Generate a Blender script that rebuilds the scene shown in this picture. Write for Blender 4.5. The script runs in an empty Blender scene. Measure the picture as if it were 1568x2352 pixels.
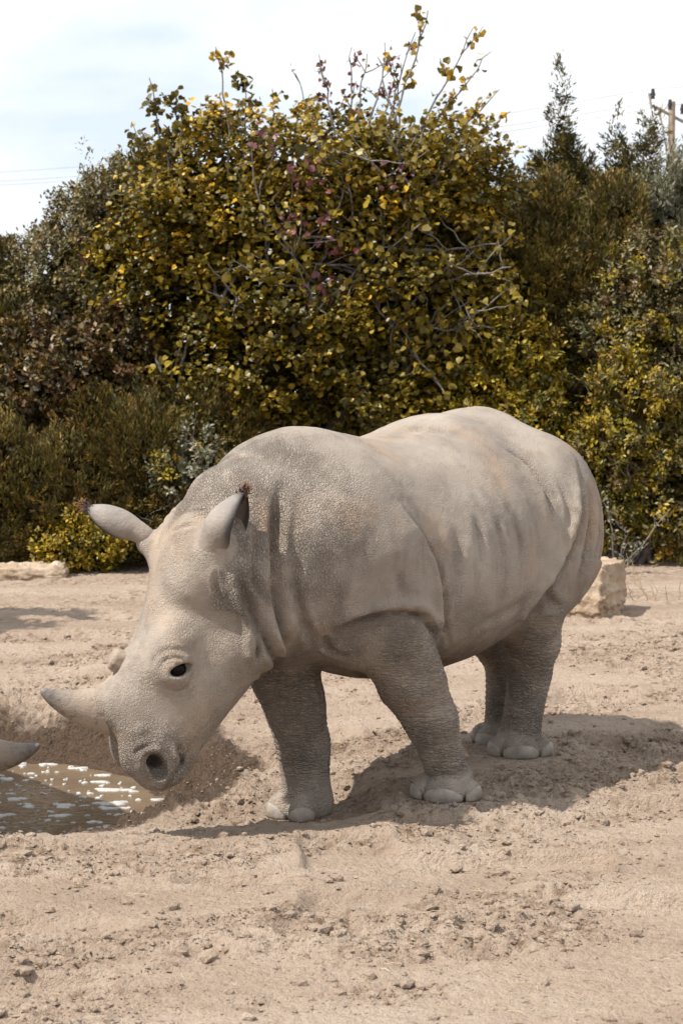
import bpy, bmesh, math, random
import numpy as np
from mathutils import Vector, Matrix

# ------------------------------------------------------------------ camera, sky, sun
SC = bpy.context.scene
COL = SC.collection
R = math.radians
CAM_H = 2.08
cam_data = bpy.data.cameras.new('camera')
cam = bpy.data.objects.new('camera', cam_data)
COL.objects.link(cam)
cam_data.sensor_fit = 'VERTICAL'
cam_data.sensor_height = 36.0
cam_data.lens = 36.0 * 4580 / 2352
cam.location = (0, 0, CAM_H)
cam.rotation_euler = (R(90 - 4.69), 0, 0)
cam_data.clip_start = 0.05
cam_data.clip_end = 3000
cam_data.dof.use_dof = True
cam_data.dof.focus_distance = 8.9
cam_data.dof.aperture_fstop = 6.3
SC.camera = cam

SUN_DIR = Vector((-0.52, -0.23, 0.82)).normalized()      # from the ground towards the sun
SUN_EL = math.asin(SUN_DIR.z)
SUN_AZ = math.atan2(SUN_DIR.x, SUN_DIR.y)
sun_data = bpy.data.lights.new('sun', 'SUN')
sun_data.energy = 5.0
sun_data.angle = R(0.55)
sun_data.color = (1.0, 0.945, 0.87)
sun = bpy.data.objects.new('sun', sun_data)
COL.objects.link(sun)
sun.rotation_euler = SUN_DIR.to_track_quat('Z', 'Y').to_euler()
sun.location = (-6, 3, 12)

world = bpy.data.worlds.new('World')
SC.world = world
world.use_nodes = True
wt = world.node_tree
wt.nodes.clear()
def wn(t, **k):
    n = wt.nodes.new(t)
    for a, v in k.items():
        setattr(n, a, v)
    return n
w_out = wn('ShaderNodeOutputWorld')
w_bg = wn('ShaderNodeBackground')
w_bg.inputs['Strength'].default_value = 0.088
w_sky = wn('ShaderNodeTexSky', sky_type='NISHITA')
w_sky.sun_disc = False
w_sky.sun_elevation = SUN_EL
w_sky.sun_rotation = SUN_AZ
w_sky.dust_density = 0.6
w_sky.ozone_density = 1.3
w_geo = wn('ShaderNodeTexCoord')
w_map = wn('ShaderNodeMapping')
w_map.inputs['Scale'].default_value = (1.0, 1.0, 2.2)
w_map.inputs['Location'].default_value = (3.1, 0.7, 0.35)
w_n = wn('ShaderNodeTexNoise')
w_n.inputs['Scale'].default_value = 4.2
w_n.inputs['Detail'].default_value = 7
w_n.inputs['Roughness'].default_value = 0.52
w_n.inputs['Distortion'].default_value = 0.25
w_r = wn('ShaderNodeValToRGB')
w_r.color_ramp.elements[0].position = 0.36
w_r.color_ramp.elements[1].position = 0.60
w_mix = wn('ShaderNodeMix', data_type='RGBA')
w_mix.inputs['B'].default_value = (10.8, 10.85, 10.9, 1)      # sunlit thin cloud
w_pale = wn('ShaderNodeMix', data_type='RGBA')
w_pale.inputs['Factor'].default_value = 0.72
w_pale.inputs['B'].default_value = (8.3, 9.1, 10.1, 1)      # high veil over the blue
L = wt.links.new
L(w_geo.outputs['Generated'], w_map.inputs['Vector'])
L(w_map.outputs['Vector'], w_n.inputs['Vector'])
L(w_n.outputs['Fac'], w_r.inputs['Fac'])
L(w_r.outputs['Color'], w_mix.inputs['Factor'])
L(w_sky.outputs['Color'], w_pale.inputs['A'])
L(w_pale.outputs['Result'], w_mix.inputs['A'])
L(w_mix.outputs['Result'], w_bg.inputs['Color'])
L(w_bg.outputs['Background'], w_out.inputs['Surface'])

SC.view_settings.view_transform = 'Standard'
SC.view_settings.look = 'None'
SC.view_settings.gamma = 1
SC.view_settings.exposure = 0.41
SC.view_settings.use_curve_mapping = False
SC.render.engine = 'CYCLES'
SC.cycles.use_denoising = True
SC.cycles.max_bounces = 6
SC.cycles.diffuse_bounces = 4
SC.cycles.glossy_bounces = 3
SC.cycles.transmission_bounces = 3
SC.cycles.transparent_max_bounces = 4
SC.cycles.caustics_reflective = False
SC.cycles.caustics_refractive = False

RNG = np.random.default_rng(7)
random.seed(7)
RH_RES = .0097

# ------------------------------------------------------------------ helpers
def new_mat(name):
    m = bpy.data.materials.new(name)
    m.use_nodes = True
    nt = m.node_tree
    return m, nt, nt.nodes['Principled BSDF']

class NB:
    """tiny node builder"""
    def __init__(self, nt):
        self.nt = nt
    def n(self, t, inp=None, **k):
        nd = self.nt.nodes.new(t)
        for a, v in k.items():
            setattr(nd, a, v)
        for a, v in (inp or {}).items():
            s = nd.inputs[a]
            if isinstance(v, bpy.types.NodeSocket):
                self.nt.links.new(v, s)
            else:
                s.default_value = v
        return nd
    def math(self, op, a, b=0.0, c=0.0, clamp=False):
        nd = self.nt.nodes.new('ShaderNodeMath')
        nd.operation = op
        nd.use_clamp = clamp
        for i, v in enumerate((a, b, c)):
            if isinstance(v, bpy.types.NodeSocket):
                self.nt.links.new(v, nd.inputs[i])
            else:
                nd.inputs[i].default_value = v
        return nd.outputs[0]
    def mix(self, f, a, b, blend='MIX'):
        nd = self.nt.nodes.new('ShaderNodeMix')
        nd.data_type = 'RGBA'
        nd.blend_type = blend
        for nm, v in (('Factor', f), ('A', a), ('B', b)):
            s = [q for q in nd.inputs if q.name == nm and (nm == 'Factor' and q.type == 'VALUE' or nm != 'Factor' and q.type == 'RGBA')][0]
            if isinstance(v, bpy.types.NodeSocket):
                self.nt.links.new(v, s)
            else:
                s.default_value = v
        return [q for q in nd.outputs if q.type == 'RGBA'][0]
    def ramp(self, f, stops):
        nd = self.nt.nodes.new('ShaderNodeValToRGB')
        cr = nd.color_ramp
        while len(cr.elements) < len(stops):
            cr.elements.new(0.5)
        for e, (p, c) in zip(cr.elements, stops):
            e.position = p
            e.color = c if len(c) == 4 else (*c, 1)
        self.nt.links.new(f, nd.inputs[0])
        return nd.outputs[0]
    def noise(self, vec, scale, detail=4, rough=0.5, dist=0.0):
        return self.n('ShaderNodeTexNoise', {'Vector': vec, 'Scale': scale, 'Detail': detail, 'Roughness': rough, 'Distortion': dist}).outputs['Fac']
    def link(self, a, b):
        self.nt.links.new(a, b)

def simple_mat(name, c1, c2, scale=20, rough=.7, bump=.003):
    m, nt, bs = new_mat(name)
    b = NB(nt)
    co = b.n('ShaderNodeTexCoord').outputs['Object']
    n = b.noise(co, scale, 5, .6)
    b.link(b.ramp(n, [(.35, c1), (.65, c2)]), bs.inputs['Base Color'])
    bs.inputs['Roughness'].default_value = rough
    if bump:
        b.link(b.n('ShaderNodeBump', {'Height': b.noise(co, scale*4, 4, .6), 'Strength': .8, 'Distance': bump}).outputs[0], bs.inputs['Normal'])
    return m

def mesh_np(name, verts, faces, smooth=True, mats=(), mat_idx=None):
    """faces: (N,3) or (N,4) int array"""
    me = bpy.data.meshes.new(name)
    verts = np.ascontiguousarray(verts, dtype=np.float32)
    faces = np.ascontiguousarray(faces, dtype=np.int32)
    k = faces.shape[1]
    me.vertices.add(len(verts))
    me.vertices.foreach_set('co', verts.ravel())
    me.loops.add(faces.size)
    me.loops.foreach_set('vertex_index', faces.ravel())
    me.polygons.add(len(faces))
    me.polygons.foreach_set('loop_start', np.arange(0, faces.size, k, dtype=np.int32))
    for m in mats:
        me.materials.append(m)
    if mat_idx is not None:
        me.polygons.foreach_set('material_index', np.ascontiguousarray(mat_idx, dtype=np.int32))
    me.update(calc_edges=True)
    me.polygons.foreach_set('use_smooth', np.full(len(faces), smooth, dtype=bool))
    return me

def attr(me, name, vals, domain='POINT'):
    a = me.attributes.new(name, 'FLOAT', domain)
    a.data.foreach_set('value', np.ascontiguousarray(vals, dtype=np.float32))

def attr_col(me, name, vals, domain='POINT'):
    a = me.attributes.new(name, 'FLOAT_COLOR', domain)
    v = np.ones((len(vals), 4), np.float32)
    v[:, :3] = vals
    a.data.foreach_set('color', v.ravel())

def link_obj(name, data, parent=None, label=None, cat=None, group=None, kind=None, loc=None):
    o = bpy.data.objects.new(name, data)
    COL.objects.link(o)
    if parent is not None:
        o.parent = parent
    if loc is not None:
        o.location = loc
    for k, v in (('label', label), ('category', cat), ('group', group), ('kind', kind)):
        if v:
            o[k] = v
    return o

def sstep(a, b, x):
    t = np.clip((x - a) / (b - a), 0, 1)
    return t * t * (3 - 2 * t)

def _hash3(ix, iy, iz, seed):
    h = (ix.astype(np.uint32) * np.uint32(374761393) + iy.astype(np.uint32) * np.uint32(668265263)
         + iz.astype(np.uint32) * np.uint32(2147483647) + np.uint32(seed) * np.uint32(974711))
    h = (h ^ (h >> np.uint32(13))) * np.uint32(1274126177)
    h = h ^ (h >> np.uint32(16))
    return (h & np.uint32(0xFFFFFF)).astype(np.float32) / np.float32(0xFFFFFF)

def vnoise(p, scale=1.0, seed=0):
    """3-D value noise in 0..1"""
    q = np.asarray(p, np.float32) * scale
    i = np.floor(q).astype(np.int64)
    f = q - i
    f = f * f * f * (f * (f * 6 - 15) + 10)
    x, y, z = i[:, 0], i[:, 1], i[:, 2]
    r = 0
    for dx in (0, 1):
        wx = f[:, 0] if dx else 1 - f[:, 0]
        for dy in (0, 1):
            wy = f[:, 1] if dy else 1 - f[:, 1]
            for dz in (0, 1):
                wz = f[:, 2] if dz else 1 - f[:, 2]
                r = r + wx * wy * wz * _hash3(x + dx, y + dy, z + dz, seed)
    return r

def fbm(p, scale, octaves=4, gain=0.5, seed=0):
    a, s, t = 1.0, 0.0, 0.0
    for o in range(octaves):
        s = s + a * vnoise(p, scale * 2.03 ** o, seed + o * 17)
        t += a
        a *= gain
    return s / t

def spline(xs, ys):
    """Catmull-Rom table -> callable"""
    xs = np.asarray(xs, float); ys = np.asarray(ys, float)
    o = np.argsort(xs); xs = xs[o]; ys = ys[o]
    m = np.gradient(ys, xs)
    X = np.linspace(xs[0], xs[-1], 400)
    k = np.clip(np.searchsorted(xs, X) - 1, 0, len(xs) - 2)
    h = xs[k + 1] - xs[k]
    t = (X - xs[k]) / h
    Y = ((2*t**3 - 3*t**2 + 1) * ys[k] + (t**3 - 2*t**2 + t) * h * m[k]
         + (-2*t**3 + 3*t**2) * ys[k+1] + (t**3 - t**2) * h * m[k+1])
    Yf = np.append(Y, Y[-1]).astype(np.float32)
    x0, sc = np.float32(xs[0]), np.float32(399 / (xs[-1] - xs[0]))
    def f(q):
        r = np.clip((np.asarray(q, np.float32) - x0) * sc, 0, 399)
        i = r.astype(np.int32)
        r = r - i
        return Yf[i] * (1 - r) + Yf[i + 1] * r
    return f

def tube(pts, rad, seg=7, closed_end=True):
    """swept tube -> verts, quad faces (numpy)"""
    pts = np.asarray(pts, float)
    n = len(pts)
    rad = np.broadcast_to(np.asarray(rad, float), (n,))
    tg = np.gradient(pts, axis=0)
    tg /= np.linalg.norm(tg, axis=1, keepdims=True) + 1e-9
    up = np.array([0, 0, 1.0]) if abs(tg[0, 2]) < 0.9 else np.array([1.0, 0, 0])
    V = []
    u = np.cross(tg[0], up); u /= np.linalg.norm(u)
    for k in range(n):
        u = u - tg[k] * np.dot(u, tg[k]); u /= np.linalg.norm(u) + 1e-9
        w = np.cross(tg[k], u)
        a = np.linspace(0, 2 * np.pi, seg, endpoint=False)
        V.append(pts[k] + rad[k] * (np.cos(a)[:, None] * u + np.sin(a)[:, None] * w))
    V = np.concatenate(V)
    F = []
    for k in range(n - 1):
        for j in range(seg):
            F.append((k*seg + j, k*seg + (j+1) % seg, (k+1)*seg + (j+1) % seg, (k+1)*seg + j))
    return V, np.array(F, int)

def join_parts(parts):
    V, F, o = [], [], 0
    for v, f in parts:
        V.append(v); F.append(f + o); o += len(v)
    return np.concatenate(V), np.concatenate(F)

# ---- implicit surfaces
def smin(a, b, k):
    h = np.clip(0.5 + 0.5 * (b - a) / k, 0, 1)
    return b + (a - b) * h - k * h * (1 - h)

def rcone(p, a, b, ra, rb):
    a = np.asarray(a, np.float32); b = np.asarray(b, np.float32)
    ba = b - a
    q = p - a
    t = np.clip((q @ ba) / np.float32(ba @ ba), 0, 1)
    x = q[:, 0] - t * ba[0]; y = q[:, 1] - t * ba[1]; z = q[:, 2] - t * ba[2]
    return np.sqrt(x*x + y*y + z*z) - (np.float32(ra) + np.float32(rb - ra) * t)

def ellip(p, c, r, M=None):
    q = p - np.asarray(c, np.float32)
    if M is not None:
        q = q @ np.asarray(M, np.float32)        # columns of M are the ellipsoid's axes
    i = 1 / np.asarray(r, np.float32)
    x, y, z = q[:, 0] * i[0], q[:, 1] * i[1], q[:, 2] * i[2]
    k0 = np.sqrt(x*x + y*y + z*z)
    x *= i[0]; y *= i[1]; z *= i[2]
    k1 = np.sqrt(x*x + y*y + z*z) + np.float32(1e-6)
    return k0 * (k0 - 1) / k1

def boxed(p, lo, hi, fn, far=9.0):
    """evaluate fn only inside a box"""
    m = ((p[:, 0] > lo[0]) & (p[:, 0] < hi[0]) & (p[:, 1] > lo[1]) & (p[:, 1] < hi[1]) & (p[:, 2] > lo[2]) & (p[:, 2] < hi[2]))
    d = np.full(len(p), far, np.float32)
    if m.any():
        d[m] = fn(p[m])
    return d

def surface_nets(field, lo, hi, h, B=8):
    lo = np.asarray(lo, float)
    nb = np.ceil((np.asarray(hi) - lo) / (h * B)).astype(int)
    N = nb * B + 1
    c = [lo[i] + (np.arange(nb[i]) + 0.5) * B * h for i in range(3)]
    C = np.stack(np.meshgrid(*c, indexing='ij'), -1).reshape(-1, 3).astype(np.float32)
    dc = field(C)
    keep = np.abs(dc) < B * h * 1.0 + 0.03
    G = np.repeat(np.repeat(np.repeat(np.where(dc > 0, 1, -1).astype(np.float32).reshape(nb), B, 0), B, 1), B, 2)
    G = np.pad(G, ((0, 1),) * 3, mode='edge')
    off = np.stack(np.meshgrid(*[np.arange(B)] * 3, indexing='ij'), -1).reshape(-1, 3)
    idx = np.argwhere(keep.reshape(nb)) * B
    for s in range(0, len(idx), 400):
        I = (idx[s:s+400, None, :] + off[None]).reshape(-1, 3)
        G[I[:, 0], I[:, 1], I[:, 2]] = field((lo + I * h).astype(np.float32))
    S = G < 0
    cnt = np.zeros(N - 1, np.int8)
    corners = [(i, j, k) for i in (0, 1) for j in (0, 1) for k in (0, 1)]
    for i, j, k in corners:
        cnt += S[i:N[0]-1+i, j:N[1]-1+j, k:N[2]-1+k]
    cells = np.argwhere((cnt > 0) & (cnt < 8))
    vid = np.full(N - 1, -1, np.int32)
    vid[cells[:, 0], cells[:, 1], cells[:, 2]] = np.arange(len(cells))
    vals = {c_: G[cells[:, 0]+c_[0], cells[:, 1]+c_[1], cells[:, 2]+c_[2]] for c_ in corners}
    acc = np.zeros((len(cells), 3)); num = np.zeros(len(cells))
    for a in corners:
        for ax in range(3):
            if a[ax]:
                continue
            b = list(a); b[ax] = 1; b = tuple(b)
            va, vb = vals[a], vals[b]
            m = (va < 0) != (vb < 0)
            t = np.where(m, va / np.where(m, va - vb, 1), 0)
            p = np.tile(np.array(a, float), (len(cells), 1)); p[:, ax] += t
            acc += p * m[:, None]; num += m
    V = lo + (cells + acc / num[:, None]) * h
    Fs = []
    for ax in range(3):
        u, v = (ax + 1) % 3, (ax + 2) % 3
        sl0 = [slice(1, N[i]-1) for i in range(3)]; sl1 = list(sl0)
        sl0[ax] = slice(0, N[ax]-1); sl1[ax] = slice(1, N[ax])
        A, Bs = S[tuple(sl0)], S[tuple(sl1)]
        for flip, m in ((False, A & ~Bs), (True, ~A & Bs)):
            e = np.argwhere(m)
            if not len(e):
                continue
            for i in range(3):
                if i != ax:
                    e[:, i] += 1
            def cell(du, dv):
                q = e.copy(); q[:, u] += du; q[:, v] += dv
                return vid[q[:, 0], q[:, 1], q[:, 2]]
            f = np.stack([cell(-1, -1), cell(0, -1), cell(0, 0), cell(-1, 0)], 1)
            Fs.append(f[:, ::-1] if flip else f)
    return V, np.concatenate(Fs)

def sdf_grad(field, P, e=0.004):
    d = field(P.astype(np.float32))
    g = np.zeros((len(P), 3))
    for ax in range(3):
        q = P.copy(); q[:, ax] += e
        g[:, ax] = (field(q.astype(np.float32)) - d) / e
    return d, g

# ------------------------------------------------------------------ the rhinoceros (local frame: x forward, y its left, z up)
RH_O = np.array([0.10, 9.42, 0.0])
RH_T = R(54)                     # how far it turns towards the viewer from facing straight left
RH_YAW = math.atan2(-math.sin(RH_T), -math.cos(RH_T))

RH_ROT = np.array([[math.cos(RH_YAW), -math.sin(RH_YAW), 0], [math.sin(RH_YAW), math.cos(RH_YAW), 0], [0, 0, 1]])
def wdir(x, y, z):
    """a world direction in the rhino's own frame"""
    v = RH_ROT.T @ np.array([x, y, z], float)
    return v / np.linalg.norm(v)

HEAD_P, HEAD_Y = R(66), R(-36)
HEAD_O = np.array([1.115, -0.08, 1.375])
HEAD_S = 1.115
hu = np.array([math.cos(HEAD_P)*math.cos(HEAD_Y), math.cos(HEAD_P)*math.sin(HEAD_Y), -math.sin(HEAD_P)])
hw = np.array([-math.sin(HEAD_Y), math.cos(HEAD_Y), 0.0])
hv = np.cross(hu, hw)
HM = np.stack([hu, hv, hw], 1)
def H(u, v, w=0.0):
    return HEAD_O + HEAD_S * (HM @ np.array([u, v, w]))

# trunk profile along x
T_top = spline([-1.45, -1.38, -1.27, -1.12, -0.95, -0.78, -0.6, -0.3, 0.0, 0.25, 0.45, 0.65, 0.85, 1.0],
               [1.00, 1.38, 1.58, 1.755, 1.775, 1.755, 1.755, 1.69, 1.66, 1.695, 1.715, 1.66, 1.52, 1.30])
T_bot = spline([-1.45, -1.25, -1.0, -0.6, -0.2, 0.1, 0.4, 0.7, 0.9, 1.0],
               [0.92, 0.80, 0.66, 0.53, 0.50, 0.53, 0.63, 0.71, 0.80, 0.95])
T_mid = spline([-1.45, -0.9, -0.4, 0.2, 0.6, 1.0], [0.97, 1.05, 1.04, 1.02, 1.05, 1.12])
T_wid = spline([-1.45, -1.38, -1.2, -0.9, -0.45, 0.0, 0.3, 0.55, 0.8, 0.95, 1.0],
               [0.10, 0.32, 0.48, 0.57, 0.62, 0.60, 0.53, 0.45, 0.36, 0.25, 0.15])
Hd_top = spline([-0.06, 0.02, 0.10, 0.2, 0.32, 0.45, 0.56, 0.66, 0.76, 0.86, 0.93, 0.99, 1.03],
                [-0.12, 0.0, 0.045, 0.065, 0.06, 0.04, 0.03, 0.035, 0.02, -0.035, -0.10, -0.165, -0.24])
Hd_bot = spline([-0.06, 0.1, 0.25, 0.4, 0.52, 0.64, 0.76, 0.86, 0.94, 1.0, 1.03],
                [-0.30, -0.42, -0.48, -0.485, -0.46, -0.425, -0.395, -0.365, -0.335, -0.30, -0.25])
Hd_wid = spline([-0.06, 0.05, 0.2, 0.35, 0.48, 0.6, 0.72, 0.82, 0.92, 0.99, 1.03],
                [0.10, 0.16, 0.19, 0.20, 0.205, 0.195, 0.172, 0.160, 0.156, 0.140, 0.09])

def loft(s, up, side, top, bot, mid, wid, n_up=2.2, n_dn=2.3):
    hgt = np.where(up > mid, top - mid, mid - bot)
    hgt = np.maximum(hgt, 0.02)
    nn = np.float32(n_up)
    if n_up == n_dn == 2:
        g = np.sqrt((side / wid) ** 2 + ((up - mid) / hgt) ** 2)
    else:
        g = ((np.abs(side) / wid) ** nn + (np.abs(up - mid) / hgt) ** nn) ** (1 / nn)
    return (g - 1) * np.minimum(hgt, wid)

LEGS = dict(
    near_front=dict(ch=[((.42, .30, 1.16), .27), ((.31, .365, .82), .192), ((.20, .42, .56), .150), ((.10, .455, .38), .120), ((.03, .48, .19), .100)],
                    foot=(.005, .486, 0.0), yaw=24),
    far_front=dict(ch=[((.45, -.28, 1.12), .28), ((.51, -.14, .76), .195), ((.46, -.055, .44), .138), ((.42, -.04, .26), .120), ((.39, -.045, .08), .112)],
                   foot=(.40, -.07, -.085), yaw=-30),
    near_hind=dict(ch=[((-1.0, .30, 1.18), .34), ((-.88, .38, .86), .20), ((-.99, .345, .60), .142), ((-1.03, .31, .42), .106), ((-.99, .295, .19), .098)],
                   foot=(-.965, .295, .02), yaw=34),
    far_hind=dict(ch=[((-1.0, -.22, 1.18), .34), ((-1.0, -.18, .84), .20), ((-1.20, -.05, .60), .13), ((-1.28, .01, .42), .10), ((-1.26, .02, .16), .095)],
                  foot=(-1.25, .02, -.005), yaw=-8),
)

TOES = [(0.0, .082, (.080, .092, .070), .100), (1.22, .108, (.062, .062, .064), .070), (-1.22, .108, (.062, .062, .064), .070)]
def foot_field(p, leg):
    fx, fy, fz = leg['foot']
    a = R(leg['yaw'])
    ca, sa = math.cos(a), math.sin(a)
    q = p - np.array([fx, fy, fz], np.float32)
    q = np.stack([q[:, 0]*ca + q[:, 1]*sa, -q[:, 0]*sa + q[:, 1]*ca, q[:, 2]], 1)
    d = ellip(q, (-.03, 0, .060), (.130, .118, .130))
    e = None
    for ang, rad, (r0, r1, r2), _ in TOES:
        c, s_ = math.cos(ang), math.sin(ang)
        M = np.array([[c, -s_, 0], [s_, c, 0], [0, 0, 1]])
        t = ellip(q, (rad*c, rad*s_, .040), (r0, r1, r2), M)
        e = t if e is None else smin(e, t, .004)
    d = smin(d, e, .014)
    d = np.maximum(d, -q[:, 2] + .012 * np.clip(vnoise(q, 14.0), 0, 1) - .006)
    return d

EYE = np.array([.58, -.118, .192])
NOSTRIL = np.array([.950, -.205, .160])
_ea = R(48)
EYE_M = np.array([[math.cos(_ea), -math.sin(_ea), 0], [math.sin(_ea), math.cos(_ea), 0], [0, 0, 1]])
EAR_AX_N, EAR_AX_F = wdir(.54, -.08, .84), wdir(-.88, .05, .45)
def _hq(P):
    return ((np.asarray(P) - HEAD_O) @ HM) / HEAD_S
EAR_BN = H(.185, -.045, .20)
EAR_BF = H(.185, .03, -.11) + .05 * EAR_AX_F
EAR_NB = (_hq(EAR_BN - .07 * EAR_AX_N) + np.array([.01, -.02, -.055]), _hq(EAR_BN + .115 * EAR_AX_N))
EAR_FB = (_hq(EAR_BF - .08 * EAR_AX_F) + np.array([0, -.02, .03]), _hq(EAR_BF + .03 * EAR_AX_F))
def head_field(p):
    q = ((p - HEAD_O.astype(np.float32)) @ HM.astype(np.float32)) / np.float32(HEAD_S)
    u, v, w = q[:, 0], q[:, 1], q[:, 2]
    uc = np.clip(u, -0.05, 1.025)
    t, b = Hd_top(uc), Hd_bot(uc)
    d = loft(uc, v, w, t, b, b + (t - b) * 0.45, Hd_wid(uc), 2.45, 2.4)
    ex = np.abs(u - uc)
    d = np.where(ex > 0, np.sqrt(np.maximum(d, 0)**2 + ex**2) + np.minimum(d, 0) * 0.2, d)
    aw = np.abs(w)
    qa = np.stack([u, v, aw], 1)
    d = smin(d, ellip(qa, (.52, -.09, .140), (.13, .085, .07)), .06)        # brow / zygoma
    d = smin(d, ellip(qa, (.30, -.34, .13), (.19, .15, .11)), .08)          # jowl
    d = smin(d, ellip(q, (.77, -.03, 0), (.14, .08, .105)), .05)           # horn boss
    d = smin(d, rcone(q, (.785, -.05, 0), (.826, .055, 0), .122, .072), .05)
    d = smin(d, ellip(q, (.63, .0, 0), (.06, .05, .07)), .04)
    d = smin(d, ellip(qa, (.08, -.02, .12), (.09, .09, .07)), .06)          # ear base
    d = smin(d, ellip(qa, (.90, -.15, .085), (.13, .10, .055)), .07)         # side of the muzzle
    d = smin(d, ellip(q, (.968, -.245, 0), (.086, .10, .142)), .06)           # upper lip
    d = smin(d, ellip(q, (.89, -.325, 0), (.11, .05, .09)), .03)            # lower lip
    for E, ra, rb in ((EAR_NB, .088, .056), (EAR_FB, .080, .050)):                                            # fleshy ear roots
        d = smin(d, rcone(q, E[0], E[1], ra, rb), .05)
    # eye: swollen lids, an almond slit between them
    d = smin(d, ellip(qa, EYE, (.060, .052, .034)), .026)
    d = -smin(-d, ellip(qa, (EYE[0] - .006, EYE[1] - .008, EYE[2] + .026), (.048, .023, .044), EYE_M), .008)
    # nostril: a wide hollow, deepest at its upper front
    d = -smin(-d, ellip(qa, NOSTRIL, (.032, .056, .050), EYE_M), .008)
    d = -smin(-d, ellip(qa, NOSTRIL + np.array([-.008, .012, -.03]), (.024, .036, .100)), .008)
    d = smin(d, ellip(qa, (.905, -.305, .080), (.065, .045, .055)), .03)      # corner of the lips
    # mouth slit
    d = d + .012 * np.exp(-((v + .292 - .10 * (u - .85)) / .010) ** 2) * sstep(.80, .86, u)
    return d * HEAD_S

def rhino_field(p):
    x, y, z = p[:, 0], p[:, 1], p[:, 2]
    xc = np.clip(x, -1.44, 0.99)
    d = loft(xc, z, y, T_top(xc), T_bot(xc), T_mid(xc), T_wid(xc), 2, 2)
    ex = np.abs(x - xc)
    d = np.where(ex > 0, np.sqrt(np.maximum(d, 0)**2 + ex**2), d)
    d = np.where(np.abs(d) > 2, np.sign(d) * 2, d)
    # shoulders, haunches, neck
    ay = np.abs(y)
    pa = np.stack([x, ay, z], 1)
    d = smin(d, ellip(pa, (.42, .30, 1.10), (.34, .21, .46)), .12)
    d = smin(d, ellip(pa, (-1.05, .35, 1.16), (.42, .29, .48)), .12)
    d = smin(d, rcone(p, (.62, 0, 1.22), (1.02, 0, 1.12), .42, .30), .18)
    d = smin(d, rcone(p, (.55, 0, 1.38), (.97, -.01, 1.38), .28, .205), .10)
    d = smin(d, rcone(p, (.70, 0, .98), (1.00, 0, .95), .30, .22), .12)
    for nm, lg in LEGS.items():
        ch = lg['ch']
        def leg_fn(p, lg=lg, ch=ch):
            e = rcone(p, ch[0][0], ch[1][0], ch[0][1], ch[1][1])
            for (a, ra), (b, rb) in zip(ch[1:-1], ch[2:]):
                e = smin(e, rcone(p, a, b, ra, rb), .03)
            m = p[:, 2] < .42
            if m.any():
                e[m] = smin(e[m], foot_field(p[m], lg), .04)
            return e
        J = np.array([c[0] for c in ch] + [lg['foot']]); rr = np.array([c[1] for c in ch] + [.25])[:, None]
        d = smin(d, boxed(p, (J - rr).min(0) - .12, (J + rr).max(0) + .12, leg_fn), .05)
    d = smin(d, smin(rcone(p, (-1.40, 0, 1.42), (-1.50, 0, 1.10), .05, .035), rcone(p, (-1.50, 0, 1.10), (-1.50, .02, .78), .035, .026), .02), .04)
    hd = boxed(p, (.78, -.75, .0), (2.0, .60, 1.75), head_field)
    k = .02 + .06 * sstep(.85, 1.25, z)
    d = smin(d, hd, k)
    return d

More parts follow.
